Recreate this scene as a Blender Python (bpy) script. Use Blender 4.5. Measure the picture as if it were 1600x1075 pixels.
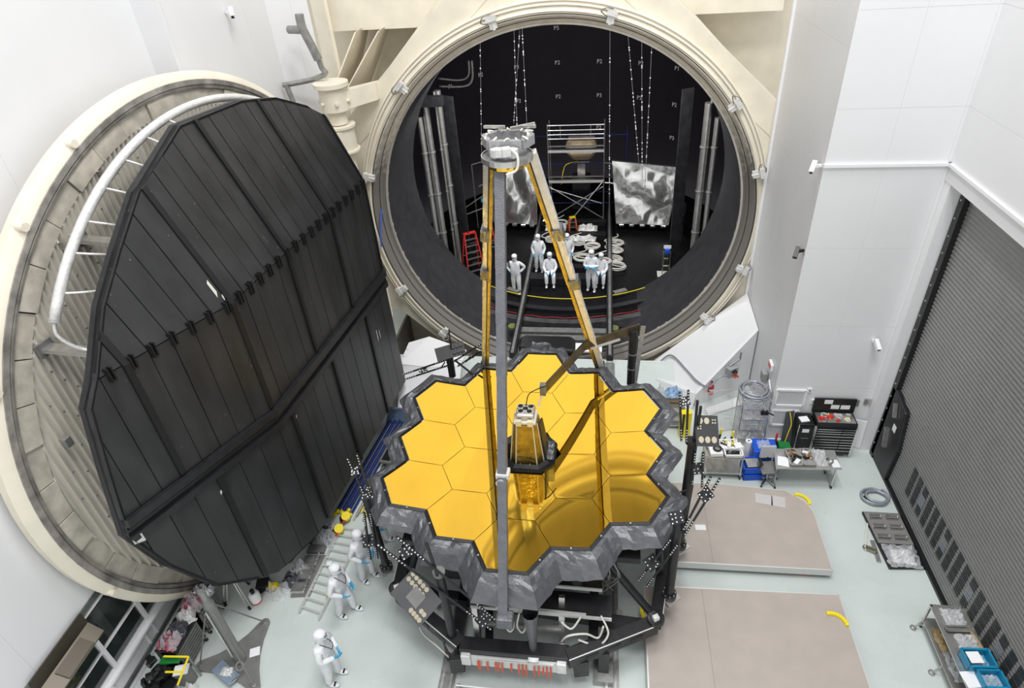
import bpy, bmesh, math, random
from mathutils import Vector, Matrix, noise

random.seed(7)
for o in list(bpy.data.objects):
    bpy.data.objects.remove(o)
SC = bpy.context.scene
COL = SC.collection

# ------------------------------------------------------------------ camera
cam = bpy.data.cameras.new('camera')
cam_o = bpy.data.objects.new('camera', cam)
COL.objects.link(cam_o)
YAW, PITCH, ROLL = -0.160, -0.587, -0.074
fwd = Vector((math.sin(YAW) * math.cos(PITCH), math.cos(YAW) * math.cos(PITCH), math.sin(PITCH)))
rgt = Vector((math.cos(YAW), -math.sin(YAW), 0))
upv = rgt.cross(fwd)
r2 = rgt * math.cos(ROLL) + upv * math.sin(ROLL)
u2 = -rgt * math.sin(ROLL) + upv * math.cos(ROLL)
m = Matrix((r2, u2, -fwd)).transposed().to_4x4()
m.translation = Vector((1.471, -18.942, 13.83))
cam_o.matrix_world = m
cam.sensor_width = 36
cam.sensor_fit = 'HORIZONTAL'
cam.lens = 971.75 * 36 / 1600
cam.shift_x = -10.04 / 1600
cam.shift_y = -51.28 / 1600
cam.clip_end = 200
SC.camera = cam_o

# ------------------------------------------------------------------ light
world = bpy.data.worlds.new('hall_light')
SC.world = world
world.use_nodes = True
bgn = world.node_tree.nodes['Background']
bgn.inputs[0].default_value = (0.97, 0.985, 1.0, 1)
bgn.inputs[1].default_value = 0.84
SC.view_settings.view_transform = 'Standard'
SC.view_settings.look = 'None'
SC.view_settings.exposure = 0.13
SC.view_settings.gamma = 1.0
SC.view_settings.use_curve_mapping = False


def area(name, loc, size, sizey, power, target):
    l = bpy.data.lights.new(name, 'AREA')
    l.shape = 'RECTANGLE'
    l.size = size
    l.size_y = sizey
    l.energy = power
    o = bpy.data.objects.new(name, l)
    COL.objects.link(o)
    o.location = loc
    o.rotation_euler = (Vector(target) - Vector(loc)).to_track_quat('-Z', 'Y').to_euler()
    return o


# high-bay luminaires under the hall roof (far above the frame)
for i, lx in enumerate((0.5, 5.0)):
    for j, ly in enumerate((-18.0, -9.0)):
        area('high_bay_light', (lx, ly, 30.0), 2.5, 5.5, 1250, (lx, ly, 0))
# unseen lamps added inside the chamber mouth to brighten people and foil
for lx in (-3.0, 3.0):
    area('chamber_fill_light', (lx, 2.2, 9.2), 0.8, 0.8, 320, (lx * 0.4, 7.5, 0.5))


# ------------------------------------------------------------------ materials
MATS = {}


def mat(name, col, rough=0.5, metal=0.0, var=0.0, vscale=3.0, bump=0.0, bscale=40.0, spec=0.5,
        alpha=1.0, trans=0.0, emit=0.0, stretch=None, ior=1.45, coat=0.0, rvar=0.0):
    if name in MATS:
        return MATS[name]
    M = bpy.data.materials.new(name)
    M.use_nodes = True
    nt = M.node_tree
    b = nt.nodes['Principled BSDF']
    b.inputs['Base Color'].default_value = (*col, 1)
    b.inputs['Roughness'].default_value = rough
    b.inputs['Metallic'].default_value = metal
    b.inputs['Specular IOR Level'].default_value = spec
    b.inputs['IOR'].default_value = ior
    b.inputs['Alpha'].default_value = alpha
    b.inputs['Transmission Weight'].default_value = trans
    b.inputs['Coat Weight'].default_value = coat
    if emit:
        b.inputs['Emission Color'].default_value = (*col, 1)
        b.inputs['Emission Strength'].default_value = emit
    if var or bump or rvar:
        tc = nt.nodes.new('ShaderNodeTexCoord')
        mp = nt.nodes.new('ShaderNodeMapping')
        nt.links.new(tc.outputs['Object'], mp.inputs[0])
        if stretch:
            mp.inputs['Scale'].default_value = stretch
    if var or rvar:
        n = nt.nodes.new('ShaderNodeTexNoise')
        n.inputs['Scale'].default_value = vscale
        n.inputs['Detail'].default_value = 6
        nt.links.new(mp.outputs[0], n.inputs['Vector'])
    if var:
        r = nt.nodes.new('ShaderNodeMapRange')
        r.inputs['From Min'].default_value = 0.3
        r.inputs['From Max'].default_value = 0.7
        r.inputs['To Min'].default_value = 1 - var
        r.inputs['To Max'].default_value = 1 + var
        nt.links.new(n.outputs['Fac'], r.inputs['Value'])
        mx = nt.nodes.new('ShaderNodeVectorMath')
        mx.operation = 'MULTIPLY'
        mx.inputs[0].default_value = col
        nt.links.new(r.outputs[0], mx.inputs[1])
        nt.links.new(mx.outputs[0], b.inputs['Base Color'])
    if rvar:
        r3 = nt.nodes.new('ShaderNodeMapRange')
        r3.inputs['To Min'].default_value = max(0.02, rough - rvar)
        r3.inputs['To Max'].default_value = min(1, rough + rvar)
        nt.links.new(n.outputs['Fac'], r3.inputs['Value'])
        nt.links.new(r3.outputs[0], b.inputs['Roughness'])
    if bump:
        n2 = nt.nodes.new('ShaderNodeTexNoise')
        n2.inputs['Scale'].default_value = bscale
        n2.inputs['Detail'].default_value = 4
        nt.links.new(mp.outputs[0], n2.inputs['Vector'])
        bp = nt.nodes.new('ShaderNodeBump')
        bp.inputs['Strength'].default_value = bump
        bp.inputs['Distance'].default_value = 0.05
        nt.links.new(n2.outputs['Fac'], bp.inputs['Height'])
        nt.links.new(bp.outputs[0], b.inputs['Normal'])
    MATS[name] = M
    return M


WHITE = mat('white_wall', (0.78, 0.78, 0.79), 0.45, var=0.02, vscale=0.6)
WTRIM = mat('white_trim', (0.84, 0.84, 0.85), 0.35, var=0.01)
CREAM = mat('cream_paint', (0.80, 0.74, 0.61), 0.5, var=0.07, vscale=1.5)
FLOORM = mat('floor_epoxy', (0.59, 0.645, 0.62), 0.28, var=0.06, vscale=0.7, rvar=0.08)
GREYRING = mat('ring_steel', (0.27, 0.25, 0.225), 0.55, 0.0, var=0.45, vscale=3)
BLOCKM = mat('insulation_block', (0.50, 0.46, 0.385), 0.7, var=0.2, vscale=4)
CORRM = mat('corrugated_aluminium', (0.82, 0.78, 0.70), 0.33, 0.45)
SHROUD = mat('black_shroud', (0.026, 0.026, 0.027), 0.40, var=0.35, vscale=2.5, stretch=(1, 1, .3))
def add_scratches(M, scale, thr, colr, stretch):
    nt = M.node_tree
    b = nt.nodes['Principled BSDF']
    src = b.inputs['Base Color'].links[0].from_socket
    tc = nt.nodes.new('ShaderNodeTexCoord')
    mp = nt.nodes.new('ShaderNodeMapping')
    mp.inputs['Scale'].default_value = stretch
    nt.links.new(tc.outputs['Object'], mp.inputs[0])
    n = nt.nodes.new('ShaderNodeTexNoise')
    n.inputs['Scale'].default_value = scale
    n.inputs['Detail'].default_value = 5
    nt.links.new(mp.outputs[0], n.inputs['Vector'])
    r = nt.nodes.new('ShaderNodeMapRange')
    r.inputs['From Min'].default_value = thr
    r.inputs['From Max'].default_value = thr + 0.05
    nt.links.new(n.outputs['Fac'], r.inputs['Value'])
    mx = nt.nodes.new('ShaderNodeMix')
    mx.data_type = 'RGBA'
    nt.links.new(r.outputs[0], mx.inputs['Factor'])
    nt.links.new(src, mx.inputs[6])
    mx.inputs[7].default_value = (*colr, 1)
    nt.links.new(mx.outputs[2], b.inputs['Base Color'])


RINGM = mat('ring_paint', (0.74, 0.68, 0.57), 0.5, var=0.10, vscale=3)


def add_dirt(M, z0, z1, colr):
    """grime settled on the lower part of the ring, speckled at its edge"""
    nt = M.node_tree
    b = nt.nodes['Principled BSDF']
    src = b.inputs['Base Color'].links[0].from_socket
    tc = nt.nodes.new('ShaderNodeTexCoord')
    sp = nt.nodes.new('ShaderNodeSeparateXYZ')
    nt.links.new(tc.outputs['Object'], sp.inputs[0])
    n = nt.nodes.new('ShaderNodeTexNoise')
    n.inputs['Scale'].default_value = 5
    n.inputs['Detail'].default_value = 6
    nt.links.new(tc.outputs['Object'], n.inputs['Vector'])
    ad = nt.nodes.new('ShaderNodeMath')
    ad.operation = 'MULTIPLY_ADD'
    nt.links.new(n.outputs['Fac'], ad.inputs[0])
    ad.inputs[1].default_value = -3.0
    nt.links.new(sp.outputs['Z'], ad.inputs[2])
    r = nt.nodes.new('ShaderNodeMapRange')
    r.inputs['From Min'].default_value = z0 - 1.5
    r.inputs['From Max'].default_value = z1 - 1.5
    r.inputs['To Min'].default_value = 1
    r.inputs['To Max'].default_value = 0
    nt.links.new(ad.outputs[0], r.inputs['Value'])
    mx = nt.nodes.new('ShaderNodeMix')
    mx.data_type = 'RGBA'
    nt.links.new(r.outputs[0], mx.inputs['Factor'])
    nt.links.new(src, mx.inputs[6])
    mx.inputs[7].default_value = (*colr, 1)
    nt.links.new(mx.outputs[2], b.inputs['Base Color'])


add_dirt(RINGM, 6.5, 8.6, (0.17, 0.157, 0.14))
add_scratches(SHROUD, 9.0, 0.72, (0.22, 0.21, 0.20), (2.2, 2.2, 0.45))
SHROUD2 = mat('black_shroud_seam', (0.007, 0.007, 0.008), 0.5)
INNER = mat('chamber_black', (0.012, 0.008, 0.013), 0.7, var=0.2, vscale=2)
CFLOOR = mat('chamber_floor', (0.005, 0.005, 0.006), 0.6, var=0.4, vscale=3, spec=0.2)
BLACK = mat('black_anodised', (0.015, 0.015, 0.017), 0.42, 0.0, var=0.3, vscale=6)
BLKPLASTIC = mat('black_plastic', (0.012, 0.012, 0.013), 0.35)
STEEL = mat('brushed_steel', (0.62, 0.61, 0.59), 0.32, 0.9, var=0.12, vscale=8)
DSTEEL = mat('dull_steel', (0.33, 0.33, 0.32), 0.45, 0.7, var=0.2, vscale=6)
CHROME = mat('chrome', (0.8, 0.8, 0.8), 0.12, 1.0)
GOLD = mat('gold_mirror', (1.0, 0.64, 0.085), 0.025, 1.0)
GOLDFOIL = mat('gold_foil', (0.40, 0.30, 0.085), 0.3, 0.9, var=0.3, vscale=5, bump=0.5, bscale=9)
FOIL = mat('grey_foil', (0.145, 0.147, 0.158), 0.42, 0.5, var=0.12, vscale=7, bump=0.25, bscale=16)
FOILL = mat('light_grey_foil', (0.42, 0.42, 0.43), 0.4, 0.5, var=0.12, vscale=6, bump=0.3, bscale=14)
WFOIL = mat('white_foil', (0.72, 0.71, 0.69), 0.4, 0.2, var=0.08, vscale=6, bump=0.3, bscale=14)
SILVER = mat('silver_film', (0.90, 0.89, 0.87), 0.16, 0.9, bump=0.12, bscale=3)
TAN = mat('platform_board', (0.44, 0.385, 0.345), 0.5, var=0.05, vscale=2.5)
ALU = mat('aluminium_edge', (0.72, 0.72, 0.70), 0.4, 0.5)
YELLOW = mat('safety_yellow', (0.90, 0.72, 0.02), 0.35)
RED = mat('red_paint', (0.62, 0.035, 0.03), 0.4)
ORANGE = mat('red_ribbon', (0.68, 0.10, 0.045), 0.6)
BLUEBIN = mat('blue_bin', (0.012, 0.10, 0.62), 0.35)
TEALBIN = mat('turquoise_bin', (0.01, 0.24, 0.42), 0.35)
GREEN = mat('green_plastic', (0.015, 0.22, 0.05), 0.4)
SUIT = mat('white_coverall', (0.80, 0.81, 0.83), 0.75, var=0.05, vscale=8, bump=0.3, bscale=12)
GLOVE = mat('blue_glove', (0.06, 0.36, 0.62), 0.5)
SKIN = mat('skin', (0.48, 0.27, 0.19), 0.5)
GREYP = mat('grey_paint', (0.17, 0.17, 0.165), 0.45, var=0.1, vscale=3)
GREYCAST = mat('grey_cast', (0.22, 0.22, 0.21), 0.45, 0.3, var=0.12, vscale=4)
SHUTTER = mat('grey_shutter', (0.27, 0.27, 0.265), 0.4, 0.3, var=0.05, vscale=2)
PLASTIC = mat('clear_bag', (0.85, 0.87, 0.90), 0.12, 0.0, alpha=0.42, spec=0.9, bump=0.6, bscale=14)
PAPER = mat('paper', (0.86, 0.87, 0.88), 0.7)
BROWN = mat('bronze_sheet', (0.075, 0.062, 0.047), 0.4, 0.5)
DOT = mat('white_dot', (0.9, 0.9, 0.9), 0.5)
CABLEW = mat('white_cable', (0.72, 0.70, 0.64), 0.5)
CABLEG = mat('grey_cable', (0.36, 0.38, 0.42), 0.35, 0.4)
NAVY = mat('navy_tube', (0.015, 0.03, 0.16), 0.4)
GLASSM = mat('window_glass', (0.035, 0.05, 0.048), 0.06, 0.0, alpha=0.35, spec=0.8)
REDLED = mat('red_plate', (0.75, 0.12, 0.12), 0.4)
TANK = mat('frosted_tan', (0.68, 0.52, 0.34), 0.45, var=0.15, vscale=3)


# ------------------------------------------------------------------ mesh builder
class MB:
    def __init__(self):
        self.v = []
        self.f = []

    def add(self, vs, fs):
        k = len(self.v)
        self.v += [tuple(p) for p in vs]
        self.f += [tuple(i + k for i in q) for q in fs]
        return self

    def box(self, c, s, rz=0.0, M=None):
        x, y, z = s[0] / 2, s[1] / 2, s[2] / 2
        ca, sa = math.cos(rz), math.sin(rz)
        vs = []
        for dz in (-z, z):
            for dx, dy in ((-x, -y), (x, -y), (x, y), (-x, y)):
                p = Vector((dx, dy, dz))
                p = (M @ p) if M is not None else Vector((p.x * ca - p.y * sa, p.x * sa + p.y * ca, p.z))
                vs.append((c[0] + p.x, c[1] + p.y, c[2] + p.z))
        return self.add(vs, [(0, 3, 2, 1), (4, 5, 6, 7), (0, 1, 5, 4), (1, 2, 6, 5), (2, 3, 7, 6), (3, 0, 4, 7)])

    def beam(self, a, b, w, h, up=(0, 0, 1)):
        """rectangular bar from a to b; w sideways, h along up"""
        a, b = Vector(a), Vector(b)
        d = (b - a).normalized()
        u = Vector(up)
        s = d.cross(u)
        if s.length < 1e-4:
            s = d.cross(Vector((1, 0, 0)))
        s.normalize()
        u = s.cross(d)
        vs = []
        for p in (a, b):
            for i, j in ((-1, -1), (1, -1), (1, 1), (-1, 1)):
                vs.append(p + s * (i * w / 2) + u * (j * h / 2))
        return self.add(vs, [(3, 2, 1, 0), (4, 5, 6, 7), (0, 1, 5, 4), (1, 2, 6, 5), (2, 3, 7, 6), (3, 0, 4, 7)])

    def cyl(self, a, b, r, r1=None, n=14, caps=True):
        a, b = Vector(a), Vector(b)
        r1 = r if r1 is None else r1
        d = (b - a).normalized()
        s = d.orthogonal().normalized()
        t = d.cross(s)
        vs = []
        for p, q in ((a, r), (b, r1)):
            for i in range(n):
                an = 2 * math.pi * i / n
                vs.append(p + s * (q * math.cos(an)) + t * (q * math.sin(an)))
        fs = [(i, (i + 1) % n, n + (i + 1) % n, n + i) for i in range(n)]
        if caps:
            fs += [tuple(range(n - 1, -1, -1)), tuple(range(n, 2 * n))]
        return self.add(vs, fs)

    def tube(self, pts, r, n=8, closed=False):
        pts = [Vector(p) for p in pts]
        N = len(pts)
        vs = []
        s = None
        for i, p in enumerate(pts):
            a = pts[(i - 1) % N] if (closed or i) else p
            b = pts[(i + 1) % N] if (closed or i < N - 1) else p
            d = (b - a).normalized()
            if s is None:
                s = d.orthogonal().normalized()
            else:
                s = s - d * s.dot(d)
                s = s.normalized() if s.length > 1e-6 else d.orthogonal().normalized()
            t = d.cross(s)
            for k in range(n):
                an = 2 * math.pi * k / n
                vs.append(p + s * (r * math.cos(an)) + t * (r * math.sin(an)))
        fs = []
        for i in range(N if closed else N - 1):
            j = (i + 1) % N
            for k in range(n):
                q = (k + 1) % n
                fs.append((i * n + k, i * n + q, j * n + q, j * n + k))
        if not closed:
            fs += [tuple(range(n - 1, -1, -1)), tuple(range((N - 1) * n, N * n))]
        return self.add(vs, fs)

    def prism(self, poly, off):
        """closed 3D polygon extruded by vector off"""
        n = len(poly)
        o = Vector(off)
        vs = [Vector(p) for p in poly] + [Vector(p) + o for p in poly]
        fs = [tuple(range(n - 1, -1, -1)), tuple(range(n, 2 * n))]
        fs += [(i, (i + 1) % n, n + (i + 1) % n, n + i) for i in range(n)]
        return self.add(vs, fs)

    def lathe(self, prof, org, ax, n=48, a0=0.0, a1=None, ref=None):
        """profile of (radius, height along ax) turned about ax through org"""
        ax = Vector(ax).normalized()
        s = Vector(ref) if ref is not None else ax.orthogonal().normalized()
        t = ax.cross(s)
        full = a1 is None
        a1 = a0 + 2 * math.pi if full else a1
        cnt = n if full else n + 1
        vs = []
        for i in range(cnt):
            an = a0 + (a1 - a0) * i / n
            dr = s * math.cos(an) + t * math.sin(an)
            for r, h in prof:
                vs.append(Vector(org) + ax * h + dr * r)
        k = len(prof)
        fs = []
        for i in range(n):
            j = (i + 1) % cnt
            for q in range(k - 1):
                fs.append((i * k + q, j * k + q, j * k + q + 1, i * k + q + 1))
        return self.add(vs, fs)

    def sph(self, c, r, n=10, sc=(1, 1, 1)):
        vs, fs = [], []
        for i in range(n // 2 + 1):
            th = math.pi * i / (n // 2)
            for k in range(n):
                ph = 2 * math.pi * k / n
                vs.append((c[0] + r * sc[0] * math.sin(th) * math.cos(ph), c[1] + r * sc[1] * math.sin(th) * math.sin(ph),
                           c[2] + r * sc[2] * math.cos(th)))
        for i in range(n // 2):
            for k in range(n):
                q = (k + 1) % n
                fs.append((i * n + k, (i + 1) * n + k, (i + 1) * n + q, i * n + q))
        return self.add(vs, fs)

    def build(self, name, material, parent=None, smooth=False, bevel=0.0, local=False, fix=True):
        me = bpy.data.meshes.new(name)
        me.from_pydata(self.v, [], self.f)
        if fix:
            bm = bmesh.new()
            bm.from_mesh(me)
            bmesh.ops.remove_doubles(bm, verts=bm.verts, dist=1e-5)
            bmesh.ops.recalc_face_normals(bm, faces=bm.faces)
            bm.to_mesh(me)
            bm.free()
        me.materials.append(material)
        if smooth:
            me.polygons.foreach_set('use_smooth', [True] * len(me.polygons))
            me.update()
            if smooth != 'all':
                me.set_sharp_from_angle(angle=math.radians(38))
        o = bpy.data.objects.new(name, me)
        COL.objects.link(o)
        if parent is not None:
            o.parent = parent
            if not local:
                o.matrix_parent_inverse = world_inv(parent)
        if bevel:
            b = o.modifiers.new('bevel', 'BEVEL')
            b.width = bevel
            b.segments = 2
            b.limit_method = 'ANGLE'
        return o


def world_of(o):
    L = Matrix.LocRotScale(o.location, o.rotation_euler, o.scale)
    if o.parent is not None:
        return world_of(o.parent) @ o.matrix_parent_inverse @ L
    return L


def world_inv(o):
    return world_of(o).inverted()


def tag(o, label, cat, group=None, kind=None):
    if label:
        o['label'] = label
    if cat:
        o['category'] = cat
    if group:
        o['group'] = group
    if kind:
        o['kind'] = kind
    return o


def thing(name, label, cat, loc, rz=0.0, group=None):
    o = bpy.data.objects.new(name, None)
    o.empty_display_size = 0.2
    COL.objects.link(o)
    o.location = loc
    o.rotation_euler = (0, 0, rz)
    return tag(o, label, cat, group)


def struct(name, mb, material, label=None, **k):
    o = mb.build(name, material, **k)
    o['kind'] = 'structure'
    if label:
        o['label'] = label
    return o


def stuff(o):
    o['kind'] = 'stuff'
    return o


def clone(o, parent, local=None):
    c = o.copy()
    COL.objects.link(c)
    c.parent = parent
    return c


def copy_tree(root, loc, rz, label, group=None):
    r = root.copy()
    COL.objects.link(r)
    r.location = loc
    r.rotation_euler = (0, 0, rz)
    r['label'] = label
    if group:
        r['group'] = group
    for ch in list(root.children):
        c = clone(ch, r)
        for g in list(ch.children):
            clone(g, c)
    return r


def clip(poly, a, b, c):
    """keep a*x+b*y<=c of a convex 2D polygon"""
    out = []
    for i in range(len(poly)):
        p, q = poly[i], poly[(i + 1) % len(poly)]
        dp, dq = a * p[0] + b * p[1] - c, a * q[0] + b * q[1] - c
        if dp <= 0:
            out.append(p)
        if dp * dq < 0:
            t = dp / (dp - dq)
            out.append((p[0] + t * (q[0] - p[0]), p[1] + t * (q[1] - p[1])))
    return out


def arc_pts(c, r, a0, a1, n, ax='y', h=0.0):
    """circle points in the XZ plane (ax y) or XY plane (ax z), angles in degrees"""
    out = []
    for i in range(n + 1):
        a = math.radians(a0 + (a1 - a0) * i / n)
        if ax == 'y':
            out.append((c[0] + r * math.cos(a), c[1] + h, c[2] + r * math.sin(a)))
        else:
            out.append((c[0] + r * math.cos(a), c[1] + r * math.sin(a), c[2] + h))
    return out


def smooth_path(pts, n=6):
    """Catmull-Rom through the points"""
    P = [Vector(p) for p in pts]
    out = []
    for i in range(len(P) - 1):
        p0, p1, p2, p3 = P[max(i - 1, 0)], P[i], P[i + 1], P[min(i + 2, len(P) - 1)]
        for k in range(n):
            t = k / n
            out.append(0.5 * ((2 * p1) + (p2 - p0) * t + (2 * p0 - 5 * p1 + 4 * p2 - p3) * t * t
                              + (3 * p1 - p0 - 3 * p2 + p3) * t ** 3))
    out.append(P[-1])
    return out


def crumple(name, poly_c, sx, sy, h, material, parent=None, seed=0, rz=0.0, n=12, local=False, dome=True):
    """a crumpled sheet or bag lying on poly_c, sx by sy, h high"""
    mb = MB()
    ca, sa = math.cos(rz), math.sin(rz)
    vs = []
    for j in range(n + 1):
        for i in range(n + 1):
            u, w = i / n * 2 - 1, j / n * 2 - 1
            e = max(0.0, 1 - max(abs(u), abs(w)) ** 3) if dome else 1.0
            q = noise.noise(Vector((u * 2.3 + seed * 7.1, w * 2.3, seed)))
            q2 = noise.noise(Vector((u * 5.1 - seed, w * 5.1, seed * 3.3)))
            x = u * sx / 2 * (1 + 0.12 * q2) + 0.04 * q
            y = w * sy / 2 * (1 + 0.12 * q) + 0.04 * q2
            z = max(0.004, h * e * (0.6 + 0.7 * q + 0.55 * q2)) if dome else h * (0.5 + q + 0.5 * q2)
            vs.append((poly_c[0] + x * ca - y * sa, poly_c[1] + x * sa + y * ca, poly_c[2] + z))
    fs = [(j * (n + 1) + i, j * (n + 1) + i + 1, (j + 1) * (n + 1) + i + 1, (j + 1) * (n + 1) + i)
          for j in range(n) for i in range(n)]
    mb.add(vs, fs)
    return mb.build(name, material, parent, local=local, fix=False)


ZC = 5.01        # height of the chamber axis
RC = 5.80        # clear radius of the opening
# ================================================================== SETTING
# floor with a trench under the door and a pit in front of the chamber lip
fl = MB()
for x0, x1, y0, y1 in ((-12, 14, -24, -10.5), (-12, -8.3, -10.5, 2), (-6.9, 14, -10.5, -1.4),
                       (-8.3, -6.9, -2.2, -1.4), (6.4, 14, -1.4, 2), (-12, -6.4, -1.4, 2)):
    fl.add([(x0, y0, 0), (x1, y0, 0), (x1, y1, 0), (x0, y1, 0), (x0, y0, -.15), (x1, y0, -.15), (x1, y1, -.15), (x0, y1, -.15)],
           [(0, 1, 2, 3), (7, 6, 5, 4), (0, 4, 5, 1), (1, 5, 6, 2), (2, 6, 7, 3), (3, 7, 4, 0)])
floor = struct('floor', fl, FLOORM, 'pale grey-green glossy epoxy floor of the hall', fix=False)
pit = MB()
for x0, x1, y0, y1, zb in ((-8.3, -6.9, -10.5, -2.2, -1.6), (-6.4, 6.4, -1.4, 2.0, -2.6)):
    pit.add([(x0, y0, zb), (x1, y0, zb), (x1, y1, zb), (x0, y1, zb), (x0, y0, -.15), (x1, y0, -.15), (x1, y1, -.15), (x0, y1, -.15)],
            [(0, 1, 2, 3), (0, 4, 5, 1), (1, 5, 6, 2), (2, 6, 7, 3), (3, 7, 4, 0)])
struct('floor_pit', pit, mat('pit_concrete', (0.2, 0.19, 0.17), 0.8, var=0.2), 'dark concrete pit below the chamber lip', fix=False)


def panel_wall(name, label, origin, ud, us, zs, nrm, material=WHITE, th=0.12, gap=0.004, skip=()):
    """wall of separate panels: origin at z 0, ud unit direction, us/zs cut lines, nrm outward normal"""
    o, u, nn = Vector(origin), Vector(ud), Vector(nrm)
    back = MB()
    a, b = us[0], us[-1]
    back.prism([o + u * a + Vector((0, 0, zs[0])) - nn * 0.006, o + u * b + Vector((0, 0, zs[0])) - nn * 0.006,
                o + u * b + Vector((0, 0, zs[-1])) - nn * 0.006, o + u * a + Vector((0, 0, zs[-1])) - nn * 0.006], -nn * th)
    w = struct(name, back, material, label)
    for i in range(len(us) - 1):
        for j in range(len(zs) - 1):
            if (i, j) in skip:
                continue
            p = MB()
            u0, u1, z0, z1 = us[i] + gap, us[i + 1] - gap, zs[j] + gap, zs[j + 1] - gap
            p.prism([o + u * u0 + Vector((0, 0, z0)) - nn * 0.006, o + u * u1 + Vector((0, 0, z0)) - nn * 0.006,
                     o + u * u1 + Vector((0, 0, z1)) - nn * 0.006, o + u * u0 + Vector((0, 0, z1)) - nn * 0.006], nn * 0.006)
            p.build('wall_panel', material, w)
    return w


# right of the chamber: pier (faces left), alcove wall (faces camera), wall over the shutter
panel_wall('wall_pier', 'white panelled pier wall right of the round chamber opening', (6.3, -5.05, 0), (0, 1, 0),
           [0.13, 1.4, 2.8, 4.5], [0, 4.3, 7.6, 10.9, 15.2], (-1, 0, 0))
wb = panel_wall('wall_back', 'white panelled wall behind the tool chest', (6.3, -5.05, 0), (1, 0, 0),
                [0, 1.25, 2.5, 3.35], [0, 2.1, 4.15, 6.41, 8.42, 9.7, 11.6, 15.2], (0, -1, 0))
wr = panel_wall('wall_right', 'white wall above the grey roller shutter', (8.87, -5.05, 0), (0, -1, 0),
                [0, 3.2, 6.4, 9.6, 15], [8.1, 9.7, 11.6, 15.2], (-1, 0, 0), th=0.5)
tr = MB()
tr.box((7.58, -5.07, 8.47), (2.6, 0.07, 0.07))
struct('trim_1', tr, WTRIM, 'thin white rail along the alcove wall')
tr = MB()
tr.box((8.85, -12.5, 8.47), (0.07, 15, 0.07))
struct('trim_2', tr, WTRIM, 'thin white rail above the shutter')
tr = MB()
tr.box((9.06, -5.18, 4.05), (0.34, 0.24, 8.1))
struct('trim_3', tr, WTRIM, 'white jamb beside the shutter track')
tr = MB()
tr.box((6.28, -0.55, 7.5), (0.1, 0.1, 15.2))
struct('trim_4', tr, WTRIM, 'white corner trim between pier and cream steelwork')
bb = MB()
bb.box((7.6, -5.10, 0.06), (2.5, 0.06, 0.12))
struct('baseboard_back', bb, WTRIM, 'white skirting under the alcove wall')
bb = MB()
bb.box((6.27, -4.0, 0.06), (0.05, 2.0, 0.12))
struct('baseboard_pier', bb, WTRIM, 'white skirting under the pier wall')

# framed grilles low on the alcove wall
for i, (x0, z0, x1, z1) in enumerate(((6.36, 1.42, 7.12, 1.98), (6.36, 0.66, 7.05, 1.22))):
    g = thing('wall_grille', ['white framed return-air grille, the upper one beside the wire shelves',
                              'white framed return-air grille, the lower one beside the wire shelves'][i], 'grille',
              ((x0 + x1) / 2, -5.07, z0), group='return-air grilles')
    f = MB()
    for a, b in (((x0, z0), (x1, z0)), ((x0, z1), (x1, z1)), ((x0, z0), (x0, z1)), ((x1, z0), (x1, z1))):
        f.beam((a[0], -5.08, a[1]), (b[0], -5.08, b[1]), 0.06, 0.05, (0, -1, 0))
    f.build('frame', WTRIM, g)
    MB().box(((x0 + x1) / 2, -5.065, (z0 + z1) / 2), (x1 - x0, 0.02, z1 - z0)).build(
        'mesh_sheet', mat('grille_mesh', (0.6, 0.6, 0.61), 0.5, var=0.15, vscale=60), g)

# roller shutter with rows of slots
sh = thing('door_1', 'tall grey metal roller shutter with rows of vent slots', None, (9.25, -9.5, 0))
sh['kind'] = 'structure'
cur = MB()
zz = 0.0
N = 160
vs = []
for i in range(N + 1):
    z = 8.4 * i / N
    vs += [(9.25 + (0.012 if i % 2 else -0.012), -5.55, z), (9.25 + (0.012 if i % 2 else -0.012), -20, z)]
cur.add(vs, [(2 * i, 2 * i + 1, 2 * i + 3, 2 * i + 2) for i in range(N)])
cur.build('slat_curtain', SHUTTER, sh, fix=False)
slots = MB()
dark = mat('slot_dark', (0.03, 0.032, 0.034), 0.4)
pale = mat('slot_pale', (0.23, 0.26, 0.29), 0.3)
slp = MB()
rnd = random.Random(3)
for r in range(24):
    y0 = -7.35 - r * 0.30
    patch = r % 4 == 2
    for k in range(13):
        z = 0.60 + k * 0.072
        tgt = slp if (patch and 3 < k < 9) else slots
        tgt.box((9.232, y0, z), (0.012, 0.20, 0.040))
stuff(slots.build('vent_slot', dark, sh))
stuff(slp.build('vent_slot_pale', pale, sh))  # paler blue-grey slots in the middle of some rows
trk = MB()
trk.box((9.2, -5.47, 4.05), (0.16, 0.2, 8.1))
o = trk.build('track', BLKPLASTIC, sh)
for k in range(18):
    MB().cyl((9.12, -5.47, 0.5 + k * 0.43), (9.10, -5.47, 0.5 + k * 0.43), 0.022, n=8).build('bolt', STEEL, o)
bs = MB()
bs.box((9.2, -12.5, 0.04), (0.12, 14.0, 0.08))
bs.build('bottom_seal', BLKPLASTIC, sh)
# black drive cover at the foot of the track, with bars
cv = MB()
cv.prism([(9.12, -5.40, 0.1), (9.12, -6.45, 0.1), (9.12, -6.52, 1.2), (9.12, -6.30, 2.35), (9.12, -5.40, 2.55)], (0.14, 0, 0))
cv = cv.build('drive_cover', BLACK, sh, bevel=0.03)
MB().beam((9.07, -6.02, 0.9), (9.07, -5.86, 1.45), 0.1, 0.1, (1, 0, 0)).build('grab_bar', STEEL, cv)
MB().beam((9.07, -6.0, 1.95), (9.07, -5.85, 2.3), 0.08, 0.08, (1, 0, 0)).build('grab_bar', STEEL, cv)
MB().box((9.11, -6.1, 1.65), (0.01, 0.16, 0.2)).build('notice', PAPER, cv)

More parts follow.
